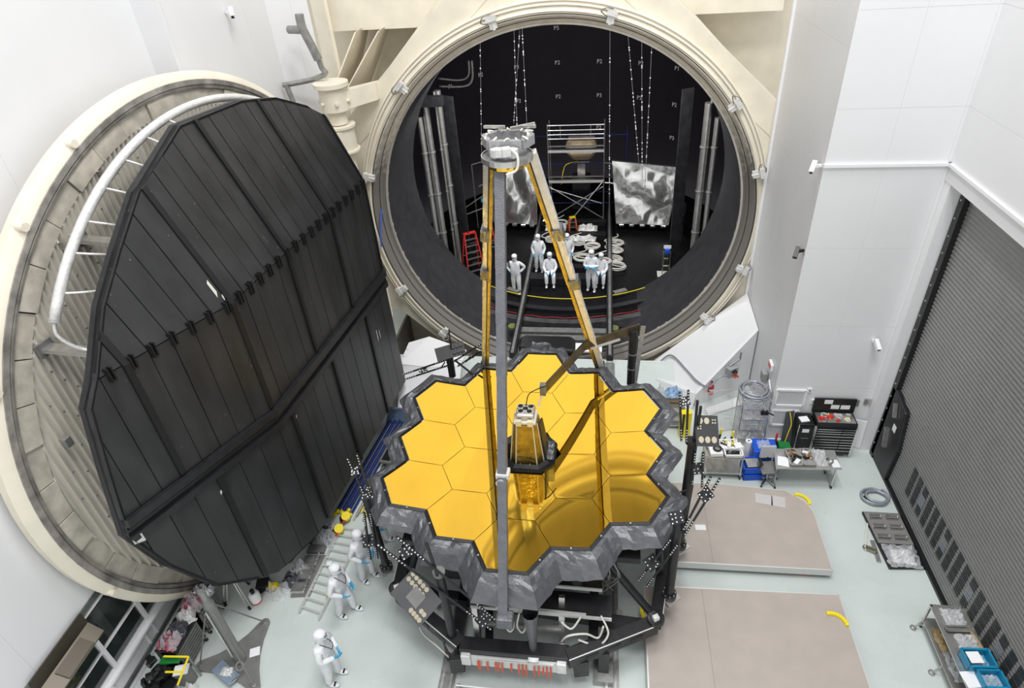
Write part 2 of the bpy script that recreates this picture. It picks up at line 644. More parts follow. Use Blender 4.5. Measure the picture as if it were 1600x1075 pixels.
# left wall with glazing low down
panel_wall('wall_left', 'white panelled wall behind the open chamber door', (-8.5, -24, 0), (0, 1, 0),
           [0, 6.5, 9.6, 11.2, 14.0, 18.6], [2.65, 6.0, 9.6, 15.2], (1, 0, 0), th=0.3)
panel_wall('wall_jog', 'narrow white return of the left wall', (-8.5, -5.5, 0), (1, 0, 0), [-0.1, 0.6], [0, 6, 15.2], (0, -1, 0))
panel_wall('wall_hinge_side', 'white wall beside the chamber hinge', (-7.9, -5.5, 0), (0, 1, 0), [0.13, 3.4, 4.6], [0, 6, 15.2], (1, 0, 0))
panel_wall('wall_hinge_corner', 'white corner wall behind the grey vent pipe', (-7.9, -0.9, 0), (0.72, 0.694, 0), [0, 0.7, 1.2],
           [0, 6, 15.2], (0.694, -0.72, 0))

lw = MB()
lw.box((-8.62, -14.5, 0.43), (0.24, 19, 0.86))
low = struct('wall_window_apron', lw, WTRIM, 'white panelled apron wall below the windows')
for y in (-15.8, -14.45, -13.1, -11.75, -10.4, -9.05):
    f = MB()
    for a, b in (((y - .55, .12), (y + .55, .12)), ((y - .55, .72), (y + .55, .72)), ((y - .55, .12), (y - .55, .72)),
                 ((y + .55, .12), (y + .55, .72))):
        f.beam((-8.49, a[0], a[1]), (-8.49, b[0], b[1]), 0.04, 0.03, (1, 0, 0))
    f.build('apron_moulding', WTRIM, low)
win = MB()
win.box((-9.6, -14.5, 1.3), (0.1, 19, 2.8))
win.box((-9.05, -14.5, 2.75), (1.2, 19, 0.1))
win.box((-9.05, -14.5, 0.3), (1.2, 19, 0.1))
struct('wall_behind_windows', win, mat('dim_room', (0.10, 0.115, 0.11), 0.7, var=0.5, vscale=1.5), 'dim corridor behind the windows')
# things one sees dimly through the glass: pale shelf posts and a yellow-coated frame
for k, y in enumerate((-11.2, -12.6, -14.0)):
    MB().box((-9.3, y, 1.5), (0.12, 0.55 if k == 0 else 0.14, 2.3)).build('corridor_post', mat('corridor_post', (0.32, 0.36, 0.34), 0.6))
for o in [q for q in bpy.data.objects if q.name.startswith('corridor_post')]:
    o['kind'] = 'structure'
yf = thing('stored_rack', 'yellow-green rack seen dimly through the window under the bronze hood', 'rack', (-9.2, -14.1, 0.35))
MB().beam((-9.2, -14.6, 0.9), (-9.2, -13.6, 0.9), 0.05, 0.05).beam((-9.2, -14.6, 1.3), (-9.2, -13.6, 1.3), 0.05, 0.05).beam(
    (-9.2, -14.5, 0.35), (-9.2, -14.5, 1.5), 0.05, 0.05).beam((-9.2, -13.7, 0.35), (-9.2, -13.7, 1.5), 0.05, 0.05).build('frame', mat('rack_yellow', (.45, .4, .05), .5), yf)
wn = 0
edges = [-15.75, -14.55, -13.37, -12.3, -11.1, -9.8]
for i in range(len(edges) - 1):
    y0, y1 = edges[i], edges[i + 1]
    wn += 1
    w = thing('window_%d' % wn, None, None, (-8.5, (y0 + y1) / 2, 0.86))
    w['kind'] = 'structure'
    w['label'] = 'low hall window with white frame and greenish glass'
    f = MB()
    for yy in ((y0, y1) if i == len(edges) - 2 else (y0,)):
        f.beam((-8.53, yy, .89), (-8.53, yy, 2.62), 0.09, 0.08, (0, 1, 0))
    f.beam((-8.53, y0 + .045, .92), (-8.53, y1 - .045, .92), 0.07, 0.06, (0, 0, 1))
    f.beam((-8.53, y0 + .045, 2.58), (-8.53, y1 - .045, 2.58), 0.07, 0.06, (0, 0, 1))
    f.build('window_frame', WTRIM, w)
    MB().box((-8.55, (y0 + y1) / 2, 1.74), (0.02, y1 - y0 - 0.06, 1.7)).build('pane', GLASSM, w)
    if i in (0, 1, 2):
        MB().beam((-8.535, y0, 1.55), (-8.535, y1, 1.55), 0.05, 0.05).build('transom', WTRIM, w)
sill = MB()
sill.box((-8.47, -12.8, 0.86), (0.16, 7.2, 0.05))
struct('trim_5', sill, WTRIM, 'white window sill ledge')

# bronze hood with slit sign over the near window
hd = thing('window_hood', 'dark bronze folded sheet hood with a perforated gilt plate above the window', 'hood', (-8.45, -13.7, 2.4))
h = MB()
h.prism([(-8.44, -13.32, 2.86), (-8.44, -14.62, 2.86), (-8.44, -14.62, 2.52), (-8.44, -13.32, 2.52)], (0.03, 0, 0))
h.build('back_flange', BROWN, hd)
h = MB()
h.prism([(-8.42, -13.32, 2.55), (-8.42, -14.62, 2.55), (-8.12, -14.6, 2.37), (-8.12, -13.36, 2.37)], (0, 0, -0.03))
h.build('awning_sheet', mat('bronze_sheet_lit', (0.13, 0.115, 0.09), 0.4, 0.5), hd)  # same bronze, paler: light falling on the slope is put into the colour
pl = MB()
pl.prism([(-8.36, -13.62, 2.53), (-8.36, -14.28, 2.53), (-8.12, -14.28, 2.39), (-8.12, -13.62, 2.39)], (0.006, 0, 0.02))
pl = pl.build('sign_plate', BROWN, hd)
for r in range(2):
    for k in range(13):
        if r == 1 and k % 4 == 3:
            continue
        y = -13.68 - k * 0.042
        x = -8.30 + r * 0.09
        MB().box((x, y, 2.53 - (x + 8.36) * 0.585), (0.035, 0.026, 0.02)).build('gilt_slit', mat('gilt', (0.75, 0.62, 0.28), 0.4, emit=0.0), pl)
lg = MB()
lg.beam((-8.42, -14.9, 2.62), (-8.42, -17.0, 2.62), 0.12, 0.08)
struct('trim_6', lg, WTRIM, 'white cable trunk at the left edge')
# ================================================================== VACUUM CHAMBER
ch = thing('vacuum_chamber', 'huge cream-painted round vacuum chamber with a black interior', 'chamber', (0, 0, 0))
ORG = (0, 0, ZC)
AX = (0, -1, 0)
# tunnel bore and vertical black cylinder behind it
b = MB()
b.lathe([(RC - 0.02, -3.3), (RC - 0.02, -0.02)], ORG, AX, 96)
b.build('tunnel_shroud', mat('tunnel_black', (0.03, 0.03, 0.034), 0.5, var=0.25, vscale=3), ch, smooth='all', fix=False)
b = MB()
ns = 96
vs, fs = [], []
a0, a1 = math.radians(-45.2), math.radians(225.2)
for i in range(ns + 1):
    a = a0 + (a1 - a0) * i / ns
    for z in (-2.2, 14.0):
        vs.append((8.2 * math.cos(a), 9 + 8.2 * math.sin(a), z))
fs = [(2 * i, 2 * i + 2, 2 * i + 3, 2 * i + 1) for i in range(ns)]
b.add(vs, fs)
b.build('inner_shroud', INNER, ch, smooth='all', fix=False)
b = MB()
b.add([(8.2 * math.cos(t * math.pi / 24), 9 + 8.2 * math.sin(t * math.pi / 24), 13.9) for t in range(48)], [tuple(range(48))])
b.build('inner_roof', INNER, ch, fix=False)
# front annulus between tunnel and cylinder (seen from inside only) closes the volume
b = MB()
b.lathe([(RC - 0.02, -3.28), (9.5, -3.28)], ORG, AX, 64)
b.build('inner_bulkhead', INNER, ch, fix=False)
# lip, seal ring, bore and cream collar
b = MB()
b.lathe([(5.78, -0.06), (5.78, 0.05), (5.84, 0.05), (5.84, -0.06)], ORG, AX, 128)
b.build('lip_ring', mat('pale_lip', (0.62, 0.58, 0.52), 0.4, 0.5, var=0.15), ch, smooth=True)
b = MB()
b.lathe([(5.84, 0.02), (5.90, 0.05), (5.96, 0.25), (6.00, 0.28), (6.06, 0.52), (6.10, 0.56), (6.16, 0.56)], ORG, AX, 128)
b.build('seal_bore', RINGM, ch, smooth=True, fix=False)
for r_, h_ in ((5.98, .268), (6.13, .566)):
    b = MB()
    b.lathe([(r_ - .012, h_ - .004), (r_, h_ + .012), (r_ + .012, h_ - .004)], ORG, AX, 128)
    b.build('seal_gasket', mat('rubber', (0.02, 0.02, 0.02), 0.6), ch, smooth=True, fix=False)
b = MB()
b.lathe([(6.16, 0.56), (6.20, 0.60), (6.24, 0.56), (6.44, 0.50), (6.50, 0.44), (6.50, -1.3)], ORG, AX, 128)
b.build('collar', CREAM, ch, smooth=True, fix=False)
# octagonal stiffener plate
b = MB()
K = 64
outer = []
for i in range(K):
    a = 2 * math.pi * i / K
    k = round((a - 0) / (math.pi / 4)) * (math.pi / 4)
    outer.append(6.88 / math.cos(a - k) if abs(a - k) < math.pi / 8 + 1e-6 else 6.88)
for i in range(K):
    j = (i + 1) % K
    A, B = 2 * math.pi * i / K, 2 * math.pi * j / K
    p = [(6.46 * math.cos(A), -.30, ZC + 6.46 * math.sin(A)), (6.46 * math.cos(B), -.30, ZC + 6.46 * math.sin(B)),
         (outer[j] * math.cos(B), -.30, ZC + outer[j] * math.sin(B)), (outer[i] * math.cos(A), -.30, ZC + outer[i] * math.sin(A))]
    q = [(x, 0.0, z) for x, y, z in p]
    b.add(p + q, [(0, 1, 2, 3), (7, 6, 5, 4), (3, 2, 6, 7), (0, 4, 5, 1)])
b.build('stiffener_plate', CREAM, ch)
# diagonal box beams at the corners, header, back plate
for sx, lab in ((1, 'r'), (-1, 'l')):
    b = MB()
    b.prism([(sx * 2.2, -0.32, ZC + 7.3), (sx * 7.4, -0.32, ZC + 2.55), (sx * 7.4, -0.32, ZC + 1.55), (sx * 1.7, -0.32, ZC + 6.6)], (0, 0.7, 0))
    b.build('diagonal_beam', CREAM, ch)
b = MB()
b.box((-0.35, 1.1, 12.6), (13.2, 1.3, 3.6))
b.build('header_beam', CREAM, ch)
b = MB()
b.lathe([(6.5, -1.6), (10.5, -1.6)], ORG, AX, 64)
b.build('back_plate', CREAM, ch, fix=False)
for x0, x1 in ((-5.75, -6.75), (-5.05, -6.35)):
    b = MB()
    b.prism([(x0, -0.2, 10.85), (x0 - 0.1, 1.4, 10.85), (x1 - 0.1, 1.4, 8.6), (x1, -0.5, 9.2)], (0.06, 0, 0.02))
    b.build('gusset', CREAM, ch)
b = MB()
b.prism([(-6.6, 0.1, 15), (-7.1, 0.3, 15), (-7.1, 0.3, 3), (-6.6, 0.1, 3)], (0.05, 0.1, 0))
b.build('side_plate', CREAM, ch)
# air lines on the collar and clamps round it
for rr, hh in ((6.36, 0.56), (6.46, 0.52)):
    MB().tube(arc_pts(ORG, rr, -52, 232, 90, 'y', -hh), 0.028, 6).build('air_line', mat('cream_pipe', (0.82, 0.77, 0.66), 0.4), ch, smooth='all')
for k, an in enumerate((14.5, 35, 75, 105, 135.5, 165, -16, -36, -134, -155)):
    a = math.radians(an)
    cx, cz = 6.22 * math.cos(a), ZC + 6.22 * math.sin(a)
    R = Matrix.Rotation(-a, 3, 'Y')
    b = MB()
    b.box((cx, -0.66, cz), (0.34, 0.14, 0.2), M=R)
    b.box((cx + 0.1 * math.cos(a), -0.72, cz + 0.1 * math.sin(a)), (0.14, 0.16, 0.28), M=R)
    b.cyl((cx, -0.7, cz), (cx - 0.2 * math.cos(a), -0.7, cz - 0.2 * math.sin(a)), 0.05, n=8)
    c = b.build('clamp', WFOIL, ch)
    p0 = Vector((cx + 0.2 * math.cos(a), -0.7, cz + 0.2 * math.sin(a)))
    tdir = Vector((-math.sin(a), 0, math.cos(a)))
    MB().tube(smooth_path([p0, p0 + tdir * 0.18 + Vector((0, -0.12, 0)), p0 + tdir * 0.3 + Vector((-0.12 * math.cos(a), -0.05, -.12 * math.sin(a))),
                           p0 + tdir * 0.12 + Vector((-0.2 * math.cos(a), -0.06, -.2 * math.sin(a)))], 5), 0.018, 5).build(
        'clamp_hose', DSTEEL, c, smooth='all')
# chamber floor plate with steel edge ring
b = MB()
b.lathe([(0.01, 0.0), (7.5, 0.0), (7.5, -0.3)], (0, 8.2, 0), (0, 0, 1), 96)
b.build('floor_plate', CFLOOR, ch, fix=False)
b = MB()
b.lathe([(7.22, 0.01), (7.22, 0.06), (7.5, 0.06), (7.52, -0.28)], (0, 8.2, 0), (0, 0, 1), 64, math.radians(-128), math.radians(-52), ref=(1, 0, 0))
b.build('floor_edge_ring', mat('edge_ring', (0.2, 0.2, 0.21), 0.35, 0.8, var=0.3), ch, fix=False)
b = MB()
b.lathe([(6.5, 0.0), (6.5, 0.16), (6.75, 0.16), (6.75, 0.0)], (0, 8.2, 0), (0, 0, 1), 64, math.radians(-135), math.radians(-45), ref=(1, 0, 0))
b.build('floor_curb', BLACK, ch, fix=False)
# black cross members and front sill between the rails
for y, h, w in ((3.75, .38, .5), (4.75, .3, .35), (6.0, .22, .35), (7.9, .3, .4), (9.3, .3, .3)):
    MB().box((0.02, y, h / 2 + 0.01), (3.2, w, h)).build('cross_member', BLACK, ch, bevel=0.02)
for y, hgt in ((0.25, 0.1), (-0.15, 0.05)):
    MB().box((0.05, y, hgt - 0.1), (3.3, 0.3, 0.14)).build('sill_bar', DSTEEL, ch)
MB().box((0.2, -0.75, 0.0), (2.6, 0.5, 0.06)).build('bridge_plate', PAPER, ch)
for sx in (-1, 1):
    MB().cyl((sx * 1.95, 0.5, -0.02), (sx * 1.95, 0.5, 0.05), 0.17, n=20).build('green_pad', mat('olive', (0.16, 0.19, 0.06), 0.6), ch)
    MB().beam((sx * 1.95, 2.75, 0.14), (sx * 2.45, 3.0, 0.14), 0.22, 0.16).build('stop_block', DSTEEL, ch)
# white position markers on the inner wall
txt_cache = {}


def flat_text(s, size, ext=0.004):
    cu = bpy.data.curves.new('t', 'FONT')
    cu.body = s
    cu.size = size
    cu.extrude = ext
    cu.align_x = 'CENTER'
    cu.align_y = 'CENTER'
    o = bpy.data.objects.new('t', cu)
    COL.objects.link(o)
    dg = bpy.context.evaluated_depsgraph_get()
    me = bpy.data.meshes.new_from_object(o.evaluated_get(dg))
    bpy.data.objects.remove(o)
    bpy.data.curves.remove(cu)
    return me


marks = [(-5.15, 6.0, 'P2'), (-3.34, 6.08, 'P3'), (-3.34, 4.26, 'P2'), (-1.15, 7.86, 'P5'), (-1.15, 6.1, 'P2'), (-1.15, 4.27, 'P2'),
         (1.15, 6.08, 'P2'), (1.15, 4.27, 'P3'), (1.15, 2.47, 'P2'), (3.34, 6.04, 'P2'), (3.34, 4.24, 'P2'), (5.13, 5.97, 'P1'),
         (5.13, 4.12, 'P2'), (5.13, 2.33, 'P3'), (-6.52, 5.81, 'P1'), (-6.52, 3.87, 'P1'), (-6.52, 2.0, 'P1')]
for x, z, s in marks:
    if s not in txt_cache:
        me = flat_text(s, 0.30)
        me.materials.clear()
        me.materials.append(DOT)
        txt_cache[s] = me
    o = bpy.data.objects.new('wall_marker', txt_cache[s])
    COL.objects.link(o)
    y = 9 + math.sqrt(8.12 ** 2 - x * x)
    o.location = (x, y, z)
    o.rotation_euler = (math.pi / 2, 0, -math.asin(x / 8.12))
    o.parent = ch
# vertical steel pipes at the mouth of the cylinder
for x, y, z0, z1, r in ((-5.3, 3.45, 1.2, 7.3, .11), (-5.05, 3.55, .4, 7.7, .13), (-4.72, 3.8, 0.3, 8.1, .04), (-4.75, 4.4, .3, 8.0, .13),
                        (5.05, 3.55, .4, 7.5, .14), (5.38, 3.45, .9, 7.0, .10), (5.2, 3.9, .3, 7.6, .05)):
    b = MB()
    b.cyl((x, y, z0), (x, y, z1), r, n=16)
    p = b.build('shroud_pipe', STEEL if r > .09 else DSTEEL, ch, smooth=True)
    for zz in (2.5, 4.2, 5.9):
        MB().cyl((x, y, zz), (x, y, zz + 0.06), r + 0.025, n=14).build('pipe_clip', DSTEEL, p)
for sx in (-1, 1):
    MB().box((sx * 4.45, 4.7, 4.0), (0.5, 0.06, 7.4), rz=sx * 0.5).build('side_panel', mat('dark_side_panel', (.05, .05, .055), .4, .5, var=.3), ch)
    b = MB()
    b.beam((sx * 4.95, 3.4, 1.5), (sx * 4.6, 3.7, 0.35), 0.1, 0.1)
    b.build('pipe_manifold', STEEL, ch)
MB().box((-4.75, 3.3, 7.9), (0.9, 0.3, 0.35)).build('roof_bracket', BLACK, ch)
b = MB()
b.tube(smooth_path([(-3.9, 1.5, 9.1), (-3.2, 1.6, 9.0), (-2.9, 1.6, 9.15), (-2.85, 1.6, 9.6)], 5), 0.04, 6)
b.tube(smooth_path([(-3.9, 1.5, 8.85), (-3.1, 1.6, 8.8), (-2.8, 1.6, 9.0), (-2.75, 1.6, 9.6)], 5), 0.04, 6)
b.build('roof_piping', DSTEEL, ch, smooth='all')
# steel rails running from the hall into the chamber
for i, x in enumerate((-1.68, 1.78)):
    t = thing('rail_track', ['long black rail into the chamber, the one on the left', 'long black rail into the chamber, the one on the right'][i],
              'rail', (x, 0, 0), group='chamber rails')
    MB().box((x, 6.0, 0.15), (0.24, 15.0, 0.26)).build('rail_beam', BLACK, t, bevel=0.02)
    MB().box((x, 6.0, 0.30), (0.10, 15.0, 0.05)).build('rail_head', DSTEEL, t)
    MB().box((x, -7.9, 0.012), (0.34, 12.6, 0.02)).build('floor_strip', DSTEEL, t)
    for dx in (-0.09, 0.09):
        MB().box((x + dx, -7.9, 0.03), (0.05, 12.6, 0.045)).build('floor_guide', STEEL, t)

# ---- hinge on the left of the opening
hg = thing('door_hinge', 'massive cream hinge barrel carrying the round chamber door', 'hinge', (-6.35, -1.25, 0))
for z0, z1, r in ((8.95, 9.62, .40), (8.55, 8.95, .27), (7.75, 8.45, .40), (3.0, 7.75, .27), (1.6, 3.0, .40)):
    MB().cyl((-6.35, -1.25, z0), (-6.35, -1.25, z1), r, n=28).build('barrel', CREAM, hg, smooth=True)
MB().cyl((-6.35, -1.25, 9.62), (-6.35, -1.25, 9.74), .50, n=32).build('barrel_cap', CREAM, hg, smooth=True)
MB().cyl((-6.35, -1.25, 8.45), (-6.35, -1.25, 8.52), .46, n=32).build('barrel_flange', CREAM, hg, smooth=True)
MB().cyl((-6.35, -1.25, 7.72), (-6.35, -1.25, 7.78), .47, n=32).build('barrel_flange', CREAM, hg, smooth=True)
MB().prism([(-6.2, -1.5, 8.95), (-6.2, -0.9, 8.95), (-5.3, -0.2, 9.0), (-5.3, -0.5, 9.0)], (0, 0, 0.5)).build('arm_plate', CREAM, hg)
MB().prism([(-6.6, -1.6, 7.8), (-6.1, -1.5, 7.8), (-6.7, -2.6, 7.8), (-7.1, -2.6, 7.8)], (0, 0, 0.6)).build('door_arm', CREAM, hg)
MB().prism([(-6.6, -1.6, 1.8), (-6.1, -1.5, 1.8), (-6.7, -2.6, 1.8), (-7.1, -2.6, 1.8)], (0, 0, 0.6)).build('door_arm', CREAM, hg)
for k in range(6):
    a = k * math.pi / 3
    MB().cyl((-6.35 + .40 * math.cos(a), -1.25 + .40 * math.sin(a), 9.2), (-6.35 + .48 * math.cos(a), -1.25 + .48 * math.sin(a), 9.2), 0.05, n=8).build('bolt', CREAM, hg)

# ---- bent grey vent pipe on the wall behind
vp = thing('vent_pipe', 'weathered grey bent vent pipe fixed to the wall above the hinge', 'pipe', (-7.0, -0.8, 9.2))
MB().cyl((-7.25, -1.15, 11.15), (-6.80, -1.3, 11.15), .11, n=14).build('stub', DSTEEL, vp, smooth=True)
MB().tube(smooth_path([(-6.78, -1.3, 11.55), (-6.78, -1.3, 11.2), (-6.65, -1.25, 10.7), (-6.58, -1.2, 10.35)], 5), .12, 12).build('riser', DSTEEL, vp, smooth=True)
MB().tube(smooth_path([(-6.58, -1.2, 10.4), (-6.55, -1.15, 10.1), (-6.5, -1.1, 9.95), (-6.9, -1.1, 9.8), (-7.5, -1.2, 9.72), (-7.8, -1.25, 9.7)], 5), .075, 10).build('branch', DSTEEL, vp, smooth=True)
MB().cyl((-7.7, -1.25, 9.72), (-7.62, -1.25, 9.2), .08, n=12).build('drop_leg', DSTEEL, vp, smooth=True)

# ---- white covers in front of the lip, right and left
wc = thing('lip_cover', 'white sloping cover box over the chamber lip, right of the telescope', 'cover', (5.0, -2.4, 0))
cv_ = MB()
P1, P2, P3, P4 = (3.15, -0.62, -0.85), (6.28, -0.62, 2.35), (6.28, -2.6, 2.25), (4.45, -3.7, 0.52)
P5, P6 = (4.35, -3.85, 0.03), (3.3, -2.4, 0.03)
for q_ in ((P1, P2, P3), (P1, P3, P4), (P1, P4, P6), (P6, P4, P5)):
    cv_.prism(q_, (0, 0, -.04))
cv_.build('top_sheet', WTRIM, wc, fix=False)
MB().prism([(4.45, -3.7, 0.0), (4.45, -3.7, 0.52), (6.27, -2.6, 2.22), (6.27, -2.6, 0.0)], (-0.05, 0.08, 0)).build('front_sheet', WHITE, wc)
MB().prism([(4.75, -3.85, 0.02), (6.2, -3.05, 0.02), (6.2, -3.45, 0.02), (4.8, -4.15, 0.02)], (0, 0, 0.05)).build('kick_plate', WTRIM, wc)
wc = thing('lip_cover', 'boxy white cover at the chamber lip, left beside the open door', 'cover', (-4.2, -3.2, 0))
MB().prism([(-5.25, -2.0, 0.95), (-4.55, -1.75, 1.05), (-3.1, -2.4, 1.0), (-3.1, -3.3, 1.0), (-4.1, -3.4, 1.0), (-5.25, -3.2, 0.95)], (0, 0, 0.06)).build('top_sheet', WTRIM, wc)
MB().prism([(-5.25, -3.2, 0.98), (-4.1, -3.4, 1.04), (-3.1, -3.3, 1.04), (-3.1, -4.9, 0.05), (-5.0, -4.9, 0.05)], (0, 0.04, -0.03)).build('front_sheet', WHITE, wc)
MB().prism([(-5.25, -2.0, 0.95), (-5.25, -3.2, 0.95), (-5.0, -4.9, 0.03), (-5.25, -2.0, 0.0)], (0.05, 0, 0)).build('side_sheet', WHITE, wc)
for k in (0.33, 0.66):
    MB().beam((-5.25, -2.0 - 1.2 * k, 1.02), (-3.1, -2.4 - 0.95 * k, 1.07), 0.012, 0.01).build('sheet_seam', DSTEEL, wc)
# ================================================================== CHAMBER DOOR (open, on the left)
DTH = math.radians(-5.95)
DN = Vector((math.cos(DTH), math.sin(DTH), 0))
DT = Vector((-math.sin(DTH), math.cos(DTH), 0))
DC = Vector((-7.42, -7.08, 0))


def dp(s, z, d):
    p = DC + DT * s + DN * d
    return Vector((p.x, p.y, z))


dr = thing('chamber_door', 'huge round open chamber door with black panelled shroud and corrugated metal face', 'door', (-7.42, -7.08, 0))
DO = dp(0, 5.0, 0)
b = MB()
b.lathe([(6.08, 0.0), (6.14, -0.01), (6.27, -0.12), (6.25, -0.32), (5.9, -0.36), (0.1, -0.36)], DO, DN, 128)
b.build('rim', CREAM, dr, smooth=True, fix=False)
b = MB()
b.lathe([(5.90, -0.12), (5.90, 0.0), (5.955, 0.02), (5.96, -0.015), (5.985, -0.015), (5.99, 0.02), (6.09, 0.02), (6.10, -0.05)], DO, DN, 128)
b.build('seal_ring', GREYRING, dr, smooth=True, fix=False)
b = MB()
b.lathe([(5.40, -0.16), (5.92, -0.16)], DO, DN, 96)
b.build('block_bed', mat('dark_joint', (0.10, 0.09, 0.08), 0.8), dr, fix=False)
NB = 46
for i in range(NB):
    A, B = 2 * math.pi * i / NB, 2 * math.pi * (i + 1) / NB - 0.004
    pts = []
    for r, an in ((5.56, A), (5.895, A), (5.895, (A + B) / 2), (5.895, B), (5.56, B), (5.56, (A + B) / 2)):
        pts.append(dp(r * math.cos(an), 5.0 + r * math.sin(an), -0.16))
    MB().prism(pts, DN * (0.10 + 0.02 * ((i * 7) % 3))).build('insulation_block', BLOCKM, dr)
# corrugated sheet: vertical ridges clipped to a disc
b = MB()
vs, fs = [], []
R0 = 5.57
step = 0.033
nn = int(2 * R0 / step)
for i in range(nn + 1):
    s = -R0 + 0.003 + (2 * R0 - 0.006) * i / nn
    hz_ = math.sqrt(max(1e-4, R0 * R0 - s * s))
    d = -0.12 + (0.085 if (i // 2) % 2 else 0.0)
    vs += [dp(s, 5.0 - hz_, d), dp(s, 5.0 + hz_, d)]
fs = [(2 * i, 2 * i + 2, 2 * i + 3, 2 * i + 1) for i in range(nn)]
b.add(vs, fs)
b.build('corrugated_sheet', CORRM, dr, fix=False)
# rivets on the sheet
rv = MB()
rr = random.Random(5)
for k in range(50):
    a = math.radians(100 + 150 * k / 70)
    r = 4.6 + 0.8 * ((k * 37) % 10) / 10
    p = dp(r * math.cos(a), 5 + r * math.sin(a), -0.05)
    rv.cyl(p, p + DN * 0.03, 0.016, n=6)
stuff(rv.build('rivet', DSTEEL, dr))
# curved cooling pipe with feeders and brackets
pth = [dp(5.70 * math.cos(math.radians(a)), 5.0 + 5.70 * math.sin(math.radians(a)), 0.50) for a in range(142, 52, -3)]
MB().tube(pth, 0.085, 10).build('manifold_pipe', WFOIL, dr, smooth='all')
e = pth[0]
MB().tube(smooth_path([e, e + DT * -0.05 + Vector((0, 0, -.25)), e + DT * 0.1 + Vector((0, 0, -.6)) + DN * .2, e + DT * 0.4 + Vector((0, 0, -.75)) + DN * .7], 5), 0.03, 6).build('feeder_tube', WFOIL, dr, smooth='all')
for a in (137, 130, 124, 117, 110, 103, 96):
    c = math.radians(a)
    p = dp(5.68 * math.cos(c), 5.0 + 5.68 * math.sin(c), 0.52)
    q = dp(5.0 * math.cos(c - .05), 5.0 + 5.0 * math.sin(c - .05), 0.75)
    MB().tube(smooth_path([p, p.lerp(q, .3) + DN * .16, p.lerp(q, .7) + DN * .15, q], 5), 0.022, 5).build('feeder_tube', WFOIL, dr, smooth='all')
for a, ln in ((128, 0.25), (112, 0.25), (98, .25)):
    c = math.radians(a)
    p = dp(5.45 * math.cos(c), 5.0 + 5.45 * math.sin(c), -0.08)
    MB().beam(p, dp(5.66 * math.cos(c), 5.0 + 5.66 * math.sin(c), 0.5), 0.06, 0.12).build('pipe_saddle', STEEL, dr)
for s, z in ((-3.0, 9.25), (-4.5, 7.95), (0.4, 9.9)):
    b = MB()
    b.beam(dp(s, z, -0.05), dp(s + 0.25, z - 0.2, 1.25), 0.08, 0.2, DT)
    b.build('stand_off_bracket', STEEL, dr)
    MB().beam(dp(s, z, -0.04), dp(s, z, 0.02), 0.26, 0.3, DT).build('bracket_foot', DSTEEL, dr)
p = dp(-5.1, 6.35, 0.05)
MB().beam(p, p + DN * 0.14, 0.18, 0.12, DT).build('junction_box', DSTEEL, dr)
# lugs round the cream rim
for a in (200, 222, 238, 252, 153, 128, 112):
    c = math.radians(a)
    p = dp(6.2 * math.cos(c), 5 + 6.2 * math.sin(c), -0.08)
    MB().cyl(p - DN * 0.1, p + DN * 0.14, 0.075, n=10).build('lug', CREAM, dr, smooth=True)

# ---- black faceted shroud standing off the door
OUT = [(-4.97, 7.87), (-5.26, 7.43), (-5.49, 6.18), (-5.72, 4.76), (-5.44, 3.51), (-4.93, 2.14), (-4.25, 1.41), (-3.2, 0.55), (-2.0, 0.06),
       (1.6, 0.06), (3.3, 0.55), (4.6, 1.9), (5.4, 4.0), (5.4, 6.2), (4.7, 8.1), (3.6, 9.35), (2.82, 9.95), (1.94, 10.38), (0.85, 10.61),
       (-1.05, 10.68), (-2.72, 10.07), (-3.52, 9.39), (-4.25, 8.73)]


def Dsz(s, z):
    return 2.3 - .36 * max(0, -2.6 - s) - .75 * max(0, s - 3.3) - .4 * max(0, z - 7.82) - .8 * max(0, 1.0 - z)


def lift(poly, dd=0.0):
    return [dp(s, z, Dsz(s, z) + dd) for s, z in poly]


cap = MB()
# backing shell facet by facet
sl = [(-9, -2.6), (-2.6, 3.3), (3.3, 9)]
zl = [(-9, 1.0), (1.0, 7.82), (7.82, 19)]
for s0, s1 in sl:
    for z0, z1 in zl:
        q = clip(clip(clip(clip(OUT, 1, 0, s1), -1, 0, -s0), 0, 1, z1), 0, -1, -z0)
        if len(q) > 2:
            cap.prism(lift(q, -0.07), -DN * 0.05)
cap = cap.build('shroud_backing', SHROUD2, dr)
rowsz = [(-9, 1.0), (1.0, 4.62), (5.15, 7.82), (7.82, 19)]
mods = [-6.5, -4.55, -2.6, -0.63, 1.33, 3.3, 5.26, 7.2]
rp = random.Random(11)
for ri, (z0, z1) in enumerate(rowsz):
    for mi in range(len(mods) - 1):
        n = 5 if ri >= 2 else 4
        for k in range(n):
            a = mods[mi] + (mods[mi + 1] - mods[mi]) * k / n
            c = mods[mi] + (mods[mi + 1] - mods[mi]) * (k + 1) / n
            q = clip(clip(clip(clip(OUT, 1, 0, c - 0.008), -1, 0, -a - 0.008), 0, 1, z1 - .012), 0, -1, -z0 - .012)
            if len(q) > 2:
                area2 = abs(sum(q[i][0] * q[(i + 1) % len(q)][1] - q[(i + 1) % len(q)][0] * q[i][1] for i in range(len(q))))
                if area2 > 0.02:
                    MB().prism(lift(q, -0.07), DN * (0.055 + 0.012 * rp.random())).build('shroud_panel', SHROUD, dr)
# proud ribs between the modules, offset below the girder
for mi, s in enumerate(mods[1:-1]):
    for (z0, z1), ds in (((7.82, 11), 0), ((5.2, 7.82), 0), ((1.0, 4.6), 0.5)):
        q = clip(clip(clip(clip(OUT, 1, 0, s + ds + .05), -1, 0, -(s + ds - .05)), 0, 1, z1), 0, -1, -z0)
        if len(q) > 2:
            MB().prism(lift(q, -0.03), DN * 0.07).build('shroud_rib', SHROUD2, dr)
